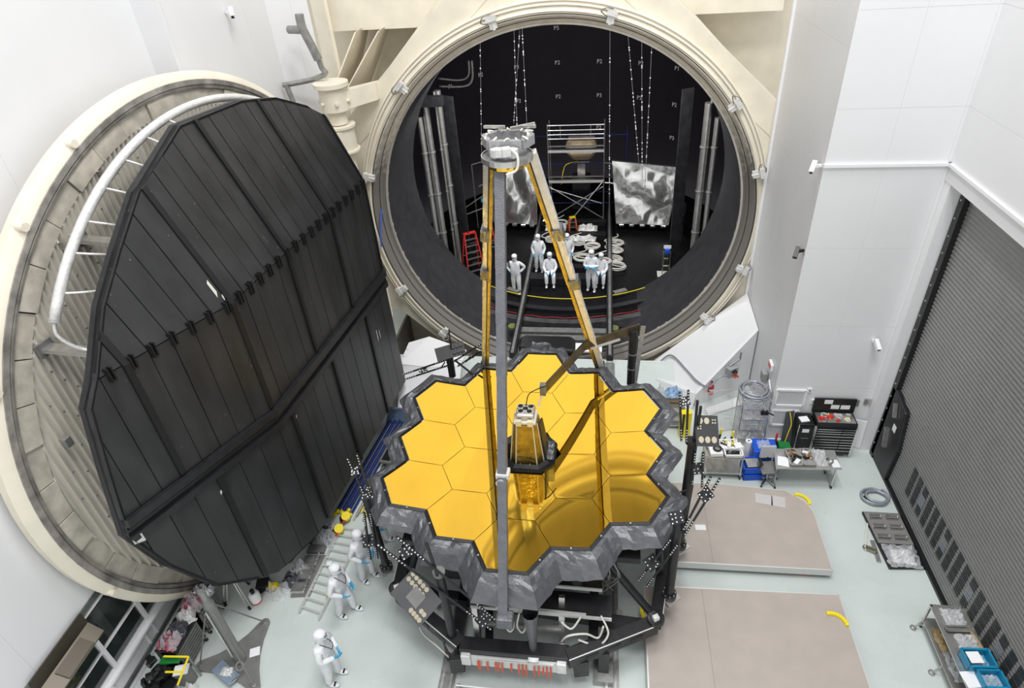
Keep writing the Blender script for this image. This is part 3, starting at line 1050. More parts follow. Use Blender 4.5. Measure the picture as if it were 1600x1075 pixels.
# girder across the middle: two flanges and a web
for s0, s1 in ((-9, -2.6), (-2.6, 3.3), (3.3, 9)):
    for z0, z1, h in ((4.62, 5.15, 0.0), (4.62, 4.76, 0.09), (4.98, 5.15, 0.11), (4.86, 4.92, 0.05)):
        q = clip(clip(clip(clip(OUT, 1, 0, s1), -1, 0, -s0), 0, 1, z1), 0, -1, -z0)
        if len(q) > 2:
            MB().prism(lift(q, -0.06), DN * (0.05 + h)).build('girder_strip', BLACK, dr)
# hinge clips along the crease and the lower seam
for k in range(24):
    s = -4.8 + 8.0 * k / 23
    for ds in (-0.035, 0.035):
        MB().box(dp(s + ds, 7.80, Dsz(s, 7.82) + 0.0), (0.10, 0.03, 0.26), rz=DTH).build('crease_clip', SHROUD2, dr)
# edge frame round the outline
for i in range(len(OUT)):
    a, c = OUT[i], OUT[(i + 1) % len(OUT)]
    A, B = dp(a[0], a[1], Dsz(*a)), dp(c[0], c[1], Dsz(*c))
    MB().prism([A + DN * .03, B + DN * .03, B - DN * .22, A - DN * .22], (dp(0, 5, 0) - (A + B) / 2).normalized() * 0.05).build('edge_channel', BLACK, dr)
b = MB()
b.beam(dp(-5.62, 4.62, 1.12), dp(-5.5, 4.62, 1.26), 0.2, 0.2, DT)
b.build('girder_end_plate', STEEL, dr)
MB().beam(dp(-3.2, 6.6, Dsz(-3.2, 6.6) - .01), dp(-3.2, 6.6, Dsz(-3.2, 6.6) + .004), 0.02, 0.02, DT)
# bare scrapes where the black paint is gone
for s, z, w, h in ((-2.72, 8.2, .05, .34), (-2.66, 7.98, .03, .14), (2.2, 3.6, .03, .4), (2.35, 3.55, .025, .3), (-2.0, 4.35, .05, .12), (-4.1, 4.2, .07, .14)):
    q = [(s - w / 2, z - h / 2), (s + w / 2, z - h / 2 + .1), (s + w / 3, z + h / 2), (s - w / 2, z + h / 2 - .05)]
    MB().prism(lift(q, 0.0), DN * 0.006).build('bare_scrape', mat('bare_metal', (.7, .68, .62), .5, .3), dr)
# ================================================================== TELESCOPE
TV = Vector((-0.19, -8.71, 2.916))
TR = -0.015
tel = thing('space_telescope', 'large telescope with eighteen gold hexagonal mirrors, tripod struts and grey foil skirt', 'telescope', (TV.x, TV.y, 0), TR)
TW = Matrix.Translation((TV.x, TV.y, 0)) @ Matrix.Rotation(TR, 4, 'Z')
A_ = 0.7665
H_ = A_ * math.sqrt(3)
RM = 15.88


def tp(u, v, dz=0.0, sag=True):
    """point of the telescope frame (built locally under the rotated empty)"""
    return Vector((u, v, TV.z + ((u * u + v * v) / (2 * RM) if sag else 0) + dz))


cells = [(0, k) for k in (-2, -1, 1, 2)] + [(c, k) for c in (-1, 1) for k in (-1.5, -.5, .5, 1.5)] + [(c, k) for c in (-2, 2) for k in (-1, 0, 1)]
for c, k in cells:
    cx, cy = 1.5 * A_ * c, H_ * k
    n = 10
    a = A_ - 0.006
    mb = MB()
    vs, idx = [], {}
    for i in range(-n, n + 1):
        for j in range(max(-n, -n - i), min(n, n - i) + 1):
            u = a * (i + j * 0.5) / n
            v = a * (math.sqrt(3) / 2) * j / n
            idx[(i, j)] = len(vs)
            vs.append(tp(cx + u, cy + v))
    fs = []
    for (i, j), q in idx.items():
        if (i + 1, j) in idx and (i, j + 1) in idx:
            fs.append((q, idx[(i + 1, j)], idx[(i, j + 1)]))
        if (i - 1, j) in idx and (i, j - 1) in idx:
            fs.append((q, idx[(i - 1, j)], idx[(i, j - 1)]))
    mb.add(vs, fs)
    seg = mb.build('mirror_segment', GOLD, tel, smooth='all', local=True, fix=False)
    rim = MB()
    co = [(cx + a * math.cos(math.radians(60 * q)), cy + a * math.sin(math.radians(60 * q))) for q in range(6)]
    vs = [tp(x, y, -0.001) for x, y in co] + [tp(x, y, -0.05) for x, y in co]
    rim.add(vs, [(q, 6 + q, 6 + (q + 1) % 6, (q + 1) % 6) for q in range(6)] + [tuple(range(11, 5, -1))])
    rim.build('segment_body', mat('segment_edge', (.10, .075, .03), .5), seg, local=True, fix=False)

# outline of the mirror array
edges_ = {}
for c, k in cells + [(0, 0)]:
    cx, cy = 1.5 * A_ * c, H_ * k
    co = [(round(cx + A_ * math.cos(math.radians(60 * q)), 3), round(cy + A_ * math.sin(math.radians(60 * q)), 3)) for q in range(6)]
    for q in range(6):
        e = (co[q], co[(q + 1) % 6])
        edges_[e] = edges_.get(e, 0) + 1
keyf = lambda p: (round(p[0], 1), round(p[1], 1))
cnt = {}
for (p, q) in edges_:
    kk = tuple(sorted((keyf(p), keyf(q))))
    cnt[kk] = cnt.get(kk, 0) + 1
nxt = {}
for (p, q) in edges_:
    if cnt[tuple(sorted((keyf(p), keyf(q))))] == 1:
        nxt[keyf(p)] = (p, q)
start = max(nxt, key=lambda t: t[1])
ring = []
cur_ = start
while True:
    p, q = nxt[cur_]
    ring.append(p)
    cur_ = keyf(q)
    if cur_ == start:
        break
NR = len(ring)


def miter(i, off):
    p0, p, p2 = Vector(ring[i - 1]), Vector(ring[i]), Vector(ring[(i + 1) % NR])
    d1, d2 = (p - p0).normalized(), (p2 - p).normalized()
    n1, n2 = Vector((d1.y, -d1.x)), Vector((d2.y, -d2.x))
    b_ = (n1 + n2)
    l = b_.length
    if l < 1e-4:
        return p
    b_ /= l
    return p + b_ * (off / max(0.6, b_.dot(n1)))


# black frame band round the mirrors
band = MB()
for i in range(NR):
    j = (i + 1) % NR
    a0, a1 = Vector(ring[i]), Vector(ring[j])
    w = 0.075
    b0, b1 = miter(i, w), miter(j, w)
    a0, a1 = miter(i, 0.008), miter(j, 0.008)
    band.add([tp(*a0, .012), tp(*a1, .012), tp(*b1, -.01), tp(*b0, -.01), tp(*b1, -.10), tp(*b0, -.10)], [(0, 1, 2, 3), (3, 2, 4, 5)])
bo = band.build('edge_frame', BLACK, tel, local=True)
# crumpled grey foil skirt
sk = MB()
rs = random.Random(21)
SUB, ACR = 6, 5
rows = []
for i in range(NR):
    j = (i + 1) % NR
    concave_i = False
    for s in range(SUB):
        t = s / SUB
        col_ = []
        for k in range(ACR + 1):
            f = k / ACR
            p_in = miter(i, .07).lerp(miter(j, .07), t)
            # outer edge: points softened so notches stay shallow
            w = 0.40
            po = miter(i, w).lerp(miter(j, w), t)
            ave = Vector((0, 0))
            ang = math.atan2(po.y, po.x)
            front = max(0.0, -math.sin(ang))
            rr_ = po.length
            po = po * (1 + 0.03 * front * front)
            p = p_in.lerp(po, f)
            drop = -0.02 - (0.16 + 0.32 * front ** 2) * f ** 1.6
            nz = noise.noise(Vector((p.x * 3.2, p.y * 3.2, 3.0))) * 0.10 + noise.noise(Vector((p.x * 8, p.y * 8, 9.0))) * 0.055
            nx = noise.noise(Vector((p.x * 5, p.y * 5, 19.0))) * 0.05 * f
            g = math.sin(math.pi * min(1, f * 1.2)) if f < .83 else .55
            col_.append(tp(p.x + nx, p.y + nx * .6, drop + nz * max(0.12 if f > 0 else 0, g)))
        rows.append(col_)
M_ = len(rows)
vs = [p for r in rows for p in r]
W_ = ACR + 1
fs = []
for i in range(M_):
    j = (i + 1) % M_
    for k in range(ACR):
        fs.append((i * W_ + k, j * W_ + k, j * W_ + k + 1, i * W_ + k + 1))
sk.add(vs, fs)
sk.build('foil_skirt', FOIL, tel, local=True, fix=False)
# small fasteners along the frame
fa = MB()
for i in range(NR):
    j = (i + 1) % NR
    p = miter(i, .05).lerp(miter(j, .05), .5)
    q = tp(*p, .02)
    fa.box(q, (.03, .03, .03))
stuff(fa.build('frame_fastener', STEEL, tel, local=True))

# instrument block and back structure below
MB().box((-.05, .2, 1.72), (3.6, 5.0, 1.1)).build('instrument_block', BLACK, tel, local=True, bevel=.03)
MB().box((0.05, .1, 2.52), (5.0, 5.0, 0.16)).build('backplane', BLACK, tel, local=True)
for v, w, z in ((-2.52, 2.5, 2.0), (-2.9, 2.9, 1.62)):
    MB().box((0.55, v, z), (w, 0.5, 0.09)).build('shelf', BLACK, tel, local=True)
    MB().box((0.55, v - .26, z + .02), (w, 0.025, 0.09)).build('shelf_edge', ALU, tel, local=True)
# rear hump of foil with black dust cover
crumple('rear_foil', (0.05, 3.62, 2.95), 1.5, 0.75, 0.42, FOIL, tel, 5, 0, 12, True)
b = MB()
pts = [(-.75, 3.75), (-.75, 4.2), (-.6, 4.35), (.72, 4.35), (.87, 4.2), (.87, 3.6)]
b.prism([(x, y, 2.7) for x, y in pts], (0, 0, .5))
b.build('dust_cover', BLKPLASTIC, tel, local=True, bevel=.08)

# ---- central optics tower
tw = MB()


def octa(hw, hd, ch_, z, cx=0.0, cy=-0.02):
    return [(cx + x, cy + y, z) for x, y in ((-hw, -hd + ch_), (-hw + ch_, -hd), (hw - ch_, -hd), (hw, -hd + ch_), (hw, hd - ch_), (hw - ch_, hd), (-hw + ch_, hd), (-hw, hd - ch_))]


l0, l1 = octa(.40, .36, .15, TV.z - .1), octa(.27, .24, .09, TV.z + 1.12)
tw.add(l0 + l1, [(i, (i + 1) % 8, 8 + (i + 1) % 8, 8 + i) for i in range(8)] + [tuple(range(8, 16))])
tw = tw.build('optics_tower', GOLDFOIL, tel, local=True)
for i in range(8):
    MB().beam(Vector(l0[i]) * 1.0, Vector(l1[i]) * 1.0, .025, .025).build('corner_strip', mat('pale_tape', (.6, .55, .4), .5), tw, local=True)
MB().prism([Vector(l0[3]) + Vector((.03, 0, .1)), Vector(l0[4]) + Vector((.05, 0, .1)), Vector(l1[4]) + Vector((.06, 0, -.1)), Vector(l1[3]) + Vector((.03, 0, 0))], (0.03, 0, 0)).build('side_baffle', BLACK, tw, local=True)
cl = MB()
o1, o2, o3 = octa(.66, .62, .30, TV.z + .05), octa(.52, .48, .22, TV.z + .0), octa(.44, .40, .17, TV.z + .06)
cl.add(o1 + o2 + o3, [(i, (i + 1) % 8, 8 + (i + 1) % 8, 8 + i) for i in range(8)] + [(8 + i, 8 + (i + 1) % 8, 16 + (i + 1) % 8, 16 + i) for i in range(8)])
o4 = octa(.66, .62, .30, TV.z - .08)
cl.add(o1 + o4, [(i, 8 + i, 8 + (i + 1) % 8, (i + 1) % 8) for i in range(8)])
cl = cl.build('tower_collar', BLKPLASTIC, tel, local=True)
crumple('collar_foil', (.46, .1, TV.z + .03), .3, .6, .1, FOIL, cl, 9, 0, 8, True)
for x in (-.12, .1):
    MB().cyl((x, -.5, TV.z + .04), (x, -.5, TV.z + .16), .012, n=6).build('collar_pin', STEEL, cl, local=True)
hd_ = MB()
hd_.box((0, -.02, TV.z + 1.16), (.5, .44, .08))
hd_ = hd_.build('tower_head', WFOIL, tel, local=True, bevel=.02)
MB().box((0, .02, TV.z + 1.27), (.42, .40, .16)).build('head_block', STEEL, hd_, local=True, bevel=.05)
for i, (x, y) in enumerate(((-.12, .1), (.12, .1), (-.1, -.06), (.1, -.06), (0, .03))):
    MB().cyl((x, y, TV.z + 1.34), (x, y, TV.z + 1.37), .062, n=12).build('lens_cell', BLACK, hd_, local=True)
    MB().lathe([(.062, 0), (.062, .05), (.076, .05), (.076, 0)], (x, y, TV.z + 1.33), (0, 0, 1), 14).build('cell_ring', CHROME, hd_, local=True)
for x in (-.13, .13):
    MB().box((x, -.26, TV.z + 1.2), (.12, .08, .14)).build('head_pad', mat('cream_pad', (.75, .66, .45), .5), hd_, local=True)
MB().tube(smooth_path([(0, .12, TV.z + 1.35), (.05, .3, TV.z + 1.55), (.25, .45, TV.z + 1.6), (.42, .62, TV.z + 1.55)], 5), .012, 5).build('head_cable', BLKPLASTIC, hd_, local=True)

# ---- secondary mirror support: three struts and the mirror assembly
TI = TW.inverted()


def tl(p):
    return TI @ Vector(p)


def strut(a, b_, wmain, wgold, side, mat_main, nm):
    a, b_ = tl(a), tl(b_)
    d = (b_ - a).normalized()
    toC = Vector((0, -1, 0))
    sx = d.cross(toC).normalized()
    mb = MB()
    n = 26
    for k in range(n):
        p, q = a.lerp(b_, k / n), a.lerp(b_, (k + 1) / n)
        w = wmain * (1 + .06 * math.sin(k * 2.3) * (1 if k % 3 else -1))
        mb.beam(p, q, w, wmain * 1.0, toC)
    st = mb.build(nm, mat_main, tel, local=True)
    if wgold:
        g = MB()
        for k in range(14):
            p, q = a.lerp(b_, k / 14) + sx * side * (wmain / 2 + wgold / 2), a.lerp(b_, (k + 1) / 14) + sx * side * (wmain / 2 + wgold / 2)
            g.beam(p, q, wgold * (1 + .12 * math.sin(k * 1.9)), wmain * .8, toC)
        g.build('gold_wrap', mat('strut_gold', (.36, .26, .06), .4, .6, var=.3, vscale=6, bump=.3), st, local=True)
        e = MB()
        e.beam(a + sx * side * (wmain / 2 + .01), b_ + sx * side * (wmain / 2 + .01), .03, wmain * 1.02, toC)
        e.build('tape_line', BLACK, st, local=True)
    return st, a, b_, d, sx


s1 = strut((-1.74, -5.74, 3.05), (-0.62, -8.25, 10.05), .10, .085, 1, FOILL, 'strut')
s2 = strut((1.50, -5.62, 3.05), (0.20, -8.25, 10.05), .14, .10, -1, WFOIL, 'strut')
s3 = strut((-0.25, -12.62, 2.75), (-0.33, -8.55, 10.05), .17, 0, 0, mat('strut_foil', (.17, .175, .19), .4, .5, var=.12, vscale=6, bump=.3), 'strut')
for (st, a, b_, d, sx), fr in ((s1, .55), (s2, .50), (s2, .72), (s1, .72)):
    p = a.lerp(b_, fr)
    MB().beam(p - d * .16, p + d * .16, .24 if st is s2[0] else .18, .22, (0, -1, 0)).build('joint_sleeve', FOIL, st, local=True)
p = s3[1].lerp(s3[2], .33)
MB().beam(p - s3[3] * .05 - Vector((.11, 0, 0)), p - s3[3] * .05 + Vector((.13, 0, 0)), .10, .20, (0, -1, 0)).build('hinge_clamp', WFOIL, s3[0], local=True)
MB().cyl(p + Vector((-.02, -.12, -.18)), p + Vector((-.02, -.16, -.18)), .10, n=16).build('hinge_disc', STEEL, s3[0], local=True)
for i in range(9):
    p = s3[1].lerp(s3[2], .05 + .028 * i)
    MB().cyl(p + Vector((0, -.085, 0)), p + Vector((0, -.095, 0)), .014, n=6).build('strut_button', DSTEEL, s3[0], local=True)
MB().box(tl((-0.22, -12.66, 2.68)), (.32, .24, .3)).build('strut_shoe', FOIL, tel, local=True, bevel=.04)
for q, (st, a, b_, d, sx) in enumerate((s1, s2)):
    MB().cyl(a + Vector((0, 0, -.25)), a + Vector((0, 0, .2)), .1, .07, n=12).build('strut_foot', BLACK, tel, local=True)
# hanging foil cone with white pad at the front
MB().lathe([(.16, 0), (.12, -.5), (.085, -1.0), (.08, -1.3)], tl((0.2, -12.35, 2.45)), (0, 0, 1), 10).build('foil_sleeve', FOIL, tel, local=True, fix=False)
MB().cyl(tl((.22, -12.52, 1.14)), tl((.22, -12.58, 1.1)), .11, n=18).build('white_pad', DOT, tel, local=True)

sm = MB()
sm.cyl((-.03, .24, 10.02), (-.03, .24, 10.08), .44, n=28)
sm = sm.build('secondary_deck', mat('dark_deck', (.22, .22, .23), .4, .4, var=.3, vscale=20), tel, local=True)
MB().lathe([(.44, 10.0), (.46, 10.0), (.46, 10.1), (.44, 10.1)], (-.03, .24, 0), (0, 0, 1), 28).build('deck_rim', STEEL, sm, local=True)
MB().cyl((-.03, .24, 9.9), (-.03, .24, 10.01), .36, n=24).build('secondary_mirror', GOLD, sm, local=True, smooth=True)
hx = [(-.03 + .44 * math.cos(math.radians(a)), .42 + .34 * math.sin(math.radians(a))) for a in (10, 60, 120, 170, 230, 310)]
for i in range(6):
    x0, y0 = hx[i]
    x1, y1 = hx[(i + 1) % 6]
    MB().beam((x0, y0, 10.28), (x1, y1, 10.28), .09, .17).build('hexagon_frame', FOILL, sm, local=True)
for i, (x, y, z) in enumerate(((-.1, -.05, 10.22), (.02, -.1, 10.25), (-.18, .0, 10.2), (.12, -.02, 10.2))):
    MB().box((x, y, z), (.16, .14, .16), rz=i * .4).build('control_box', WFOIL, sm, local=True, bevel=.02)
b = MB()
rw = random.Random(4)
for k in range(12):
    a_ = k * .52
    x, y = -.03 + .40 * math.cos(a_), .42 + .30 * math.sin(a_)
    b.tube(smooth_path([(x, y, 10.36), (x + rw.uniform(-.06, .06), y + rw.uniform(-.05, .05), 10.40), (x + rw.uniform(-.1, .1), y + rw.uniform(-.1, .1), 10.37)], 4), .018, 5)
b.tube(smooth_path([(.1, -.1, 10.3), (.22, -.18, 10.2), (.2, -.22, 9.98), (.02, -.25, 9.9)], 5), .022, 6)
b.build('harness', mat('pale_harness', (.78, .74, .66), .5), sm, local=True)
for x0, y0, x1, y1 in ((-.5, .75, -.1, .62), (.0, .62, .42, .78), (.1, .7, .45, .62)):
    MB().beam((x0, y0, 10.42), (x1, y1, 10.45), .05, .05).build('top_bar', STEEL, sm, local=True)

# loose harness loops on the front foil
b = MB()
for cx in (-.32, .35):
    b.tube([(cx + .22 * math.cos(t), -3.45 + .08 * math.sin(t) + .02 * math.sin(5 * t), 3.0 + .03 * math.sin(3 * t)) for t in [k * .35 for k in range(36)]], .014, 5)
b.build('harness_loop', BLKPLASTIC, tel, local=True)

# ---- gold-brown test boom over the mirror
bm_ = thing('test_boom', 'bronze-coloured bent boom reaching over the gold mirror from the rear', 'boom', (2.35, -5.35, 3.0))
MB().beam((2.46, -5.38, 4.22), (1.05, -6.25, 4.24), .05, .26).build('outer_arm', mat('boom_bronze', (.13, .10, .055), .35, .6, var=.3, vscale=4), bm_)
MB().beam((1.05, -6.25, 4.24), (0.16, -7.93, 4.2), .05, .26).build('inner_arm', MATS['boom_bronze'], bm_)
MB().beam((1.2, -6.2, 4.12), (1.95, -5.75, 4.1), .05, .05).build('edge_strip', ALU, bm_)
MB().box((0.14, -7.95, 4.24), (.14, .14, .3)).build('end_block', DSTEEL, bm_)
MB().tube(smooth_path([(.12, -8.0, 4.1), (.05, -8.05, 3.9), (0.04, -8.1, 3.8)], 4), .03, 6).build('bag_wrap', PLASTIC, bm_)
MB().beam((2.40, -5.4, 2.6), (2.40, -5.4, 4.3), .08, .08).build('post', BLACK, bm_)

# ================================================================== STAND BELOW THE TELESCOPE
sd = thing('telescope_stand', 'black steel hexagonal stand carrying the telescope on rails', 'stand', (0, -9, 0))
V8 = [(-1.30, -12.36), (0.88, -12.42), (2.68, -11.55), (3.22, -8.8), (2.6, -5.7), (-2.7, -5.7), (-3.15, -8.8), (-2.95, -11.32)]
for i in range(8):
    a, b_ = V8[i], V8[(i + 1) % 8]
    if i == 0:
        continue
    A, B = Vector((*a, 1.0)), Vector((*b_, 1.0))
    o = MB().beam(A, B, .26, .34).build('ring_beam', BLACK, sd, bevel=.01)
    d = (B - A).normalized()
    nn_ = Vector((d.y, -d.x, 0))
    MB().beam(A + nn_ * .13 + Vector((0, 0, .172)), B + nn_ * .13 + Vector((0, 0, .172)), .02, .012).build('edge_strip', ALU, o)
    if i in (1, 7, 2, 6):
        for t in (.25, .5, .75):
            p = A.lerp(B, t)
            MB().beam(p + nn_ * .128 - d * .14, p + nn_ * .134 + d * .14, .012, .10).build('slot', SHROUD2, o)
for x, y in V8[2:3] + V8[7:8]:
    MB().cyl((x, y, 1.17), (x, y, 1.24), .16, n=24).build('corner_disc', CHROME, sd, smooth=True)
    MB().lathe([(.16, 1.16), (.18, 1.16), (.18, 1.25), (.16, 1.25)], (x, y, 0), (0, 0, 1), 24).build('corner_ring', BLACK, sd)
    MB().box((x, y, 1.26), (.12, .1, .06), rz=.5).build('corner_lug', WFOIL, sd)
# front beam
MB().box((-.2, -12.36, 1.03), (2.25, .3, .24)).build('front_beam', BLACK, sd, bevel=.02)
fp = MB().box((-.2, -12.53, .84), (1.75, .03, .36)).build('front_plate', ALU, sd)
MB().beam((-1.0, -12.56, .98), (.62, -12.56, .98), .04, .04).build('front_bar', ALU, sd)
for x in (-1.18, .78):
    MB().box((x, -12.5, .9), (.2, .2, .34)).build('end_block', WFOIL, sd, bevel=.02)
rt = random.Random(8)
for k, x in enumerate((-.95, -.88, -.74, -.58, -.5, -.42, -.25, -.1, -.02, .06, .22, .3, .4, .48, .56)):
    l = rt.uniform(.30, .46)
    t_ = MB().box((x + rt.uniform(-.02, .02), -12.585 - rt.uniform(0, .02), .93 - l / 2), (.035, .008, l), rz=rt.uniform(-.4, .4)).build('red_ribbon', ORANGE, sd)
for x in (-.75, .15):
    MB().beam((x, -12.2, .92), (x - .25, -10.6, .86), .16, .16).build('inner_brace', BLACK, sd)
for x, y in ((-1.42, -12.45), (1.15, -12.3)):
    MB().box((x, y, .62), (.3, .3, .5), rz=.2).build('corner_block', BLACK, sd, bevel=.02)
# cross beams and legs
for a, b_ in (((-2.9, -11.1), (2.65, -11.5)), ((-3.1, -8.8), (3.2, -8.8)), ((-1.5, -12.2), (-1.5, -5.7)), ((1.4, -12.2), (1.4, -5.7))):
    MB().beam((*a, .78), (*b_, .78), .2, .24).build('cross_beam', BLACK, sd)
for x, y in ((-1.62, -12.15), (1.62, -12.1), (-1.68, -6.0), (1.78, -6.0)):
    o = MB().box((x, y, .46), (.22, .26, .86)).build('leg', BLACK, sd, bevel=.01)
    MB().box((x, y, .10), (.4, .62, .16)).build('carriage', DSTEEL, o)
    for dy in (-.2, .2):
        MB().cyl((x - .06, y + dy, .09), (x + .06, y + dy, .09), .08, n=14).build('wheel', BLKPLASTIC, o)
for a, b_ in (((-2.85, -10.9, .9), (-2.35, -10.3, 2.5)), ((2.6, -11.4, 1.15), (1.5, -10.9, 2.4)), ((3.1, -8.7, 1.0), (2.5, -8.6, 2.5)), ((-3.05, -8.7, 1.0), (-2.5, -8.6, 2.5)),
              ((-2.5, -10.2, .9), (-2.5, -10.2, 2.5)), ((2.85, -10.5, .9), (2.75, -10.2, 2.5)), ((2.3, -5.9, 1.0), (1.8, -6.1, 2.5)), ((-2.4, -5.9, 1.0), (-1.8, -6.1, 2.5))):
    MB().cyl(a, b_, .085, n=12).build('support_strut', BLACK, sd, smooth=True)
for a, b_ in (((-2.3, -11.0, .0), (-2.3, -11.0, .8)), ((1.95, -11.3, .1), (1.95, -11.3, .9)), ((.75, -12.0, .9), (.75, -11.6, 1.85)), ((-1.0, -12.1, .9), (-1.15, -11.5, 1.7)), ((.78, -12.1, .0), (.78, -12.1, .9))):
    MB().beam(a, b_, .12, .12, (0, 1, 0)).build('aluminium_post', STEEL, sd)
MB().beam((-.9, -12.0, 1.3), (.75, -12.0, 1.32), .1, .07).build('aluminium_rail', STEEL, sd)
MB().beam((-.6, -11.85, 1.72), (1.25, -11.9, 1.72), .06, .07).build('aluminium_rail', ALU, sd)
for pts in (((-.35, -11.95, 1.7), (-.4, -12.05, 1.4), (-.3, -12.1, 1.25), (-.22, -12.05, 1.4), (-.25, -11.95, 1.7)),
            ((-.1, -11.95, 1.7), (-.15, -12.05, 1.4), (-.05, -12.1, 1.25), (.03, -12.05, 1.4), (0, -11.95, 1.7)),
            ((.75, -12.0, 1.6), (.95, -12.05, 1.45), (1.1, -11.95, 1.6), (1.15, -11.9, 1.72)),
            ((.75, -12.15, 1.1), (.9, -12.2, 1.45), (1.25, -12.1, 1.4), (1.5, -12.05, 1.2), (1.6, -12.0, 1.55)),
            ((1.55, -11.9, 1.75), (1.7, -12.05, 1.4), (1.5, -12.15, 1.1), (1.1, -12.15, 1.25)),
            ((-2.6, -11.3, .9), (-2.4, -11.8, .5), (-1.9, -12.2, .6), (-1.6, -12.3, .3))):
    MB().tube(smooth_path(pts, 6), .022, 6).build('loop_cable', CABLEW, sd, smooth='all')
b = MB()
for k in range(10):
    p = Vector((1.65, -10.9, 2.4))
    b.tube(smooth_path([p + Vector((rw.uniform(-.2, .1), 0, 0)), p + Vector((rw.uniform(-.3, .3), rw.uniform(-.3, 0), -.4)), p + Vector((rw.uniform(-.3, .3), rw.uniform(-.4, 0), -.9))], 4), .008, 4)
b.build('wire_bundle', DSTEEL, sd)
for k, (x, y, z) in enumerate(((-2.55, -9.9, 1.9), (-2.5, -10.35, 1.75))):
    MB().cyl((x - .14, y, z), (x + .14, y, z + .03), .10, n=18).build('cable_spool', WFOIL, sd, smooth=True)
MB().box((1.3, -11.2, 2.15), (.5, .16, .12)).build('bracket', mat('copper', (.45, .28, .1), .4, .8), sd)
MB().cyl((1.05, -11.3, 2.12), (1.05, -11.36, 2.1), .1, n=18).build('round_port', CHROME, sd)

# ================================================================== PHOTOGRAMMETRY MASTS
def dots_on(mb, c, u, v, n, pts, r=.022):
    for a, q in pts:
        p = c + u * a + v * q + n * .006
        mb.add([p - u * r - v * r, p + u * r - v * r, p + u * r + v * r, p - u * r + v * r], [(0, 1, 2, 3)])


def dotted_bar(par, a, b_, w=.04, dots=0.24, side=(0, -.6, .8)):
    """target bar with white dots near both ends"""
    a, b_ = Vector(a), Vector(b_)
    d = (b_ - a).normalized()
    o = MB().beam(a, b_, w, w, side).build('target_bar', BLACK, par)
    s = Vector(side)
    s = (s - d * s.dot(d)).normalized()
    q = d.cross(s)
    mb = MB()
    L = (b_ - a).length
    for e in (0, 1):
        k = 0
        while k * .075 < dots * L:
            t = .03 + k * .075
            p = a + d * (t if e == 0 else L - t) + s * (w / 2 + .003)
            mb.add([p - d * .013 - q * .012, p + d * .013 - q * .012, p + d * .013 + q * .012, p - d * .013 + q * .012], [(0, 1, 2, 3)])
            k += 1
    stuff(mb.build('target_dots', DOT, o, fix=False))
    return o


VIEWN = Vector((.1, -.62, .78)).normalized()


def target_plate(par, c, sx, sy, rot=0.0, n=9, seed=0, nrm=None, m=None):
    nn = Vector(nrm) if nrm is not None else Vector(VIEWN)
    if n:
        sx, sy = sx * .8, sy * .8
    nn.normalize()
    u = Vector((0, 0, 1)).cross(nn).normalized()
    v = nn.cross(u)
    u, v = u * math.cos(rot) + v * math.sin(rot), -u * math.sin(rot) + v * math.cos(rot)
    c = Vector(c)
    o = MB().prism([c - u * sx / 2 - v * sy / 2, c + u * sx / 2 - v * sy / 2, c + u * sx / 2 + v * sy / 2, c - u * sx / 2 + v * sy / 2], -nn * .03).build('target_plate', m or BLACK, par)
    rr = random.Random(seed)
    mb = MB()
    pts = []
    g = int(math.sqrt(n) + .5)
    for i in range(g):
        for j in range(g):
            pts.append(((i + .5) / g * sx - sx / 2 + rr.uniform(-.02, .02), (j + .5) / g * sy - sy / 2 + rr.uniform(-.02, .02)))
    dots_on(mb, c, u, v, nn, pts, .012)
    stuff(mb.build('target_dots', DOT, o, fix=False))
    return o, u, v, nn


def mast(label, x, y, z0, z1, r=.085, foot=True):
    t = thing('target_mast', label, 'mast', (x, y, z0), group='photogrammetry masts')
    MB().cyl((x, y, z0), (x, y, z1), r, n=18).build('tube', BLACK, t, smooth=True)
    if foot:
        MB().box((x, y, z0 - .02), (.36, .36, .05), rz=.7).build('base_plate', STEEL, t)
        f = MB().cyl((x, y, z0), (x, y, z0 + .12), r + .06, n=18).build('foot_flange', BLACK, t, smooth=True)
        for k in range(8):
            a = k * math.pi / 4
            MB().cyl((x + (r + .03) * math.cos(a), y + (r + .03) * math.sin(a), z0 + .12), (x + (r + .03) * math.cos(a), y + (r + .03) * math.sin(a), z0 + .15), .015, n=6).build('bolt', STEEL, f)
    return t


# left of the mirror
t = mast('black target mast standing left of the mirror beside the masked workers', -3.44, -10.66, .92, 3.5)
target_plate(t, (-3.36, -10.72, 3.62), .34, .3, .2, 9, 1)
target_plate(t, (-3.62, -10.78, 2.09), .32, .34, .1, 9, 2)
dotted_bar(t, (-3.40, -10.75, 3.6), (-3.56, -10.7, 4.66))
dotted_bar(t, (-3.27, -10.75, 3.6), (-3.33, -10.7, 4.78))
target_plate(t, (-3.46, -10.75, 4.32), .2, .2, .15, 9, 3)
dotted_bar(t, (-3.50, -10.8, 3.1), (-3.68, -10.82, 1.45))
dotted_bar(t, (-3.36, -10.8, 3.1), (-3.50, -10.82, 1.5))
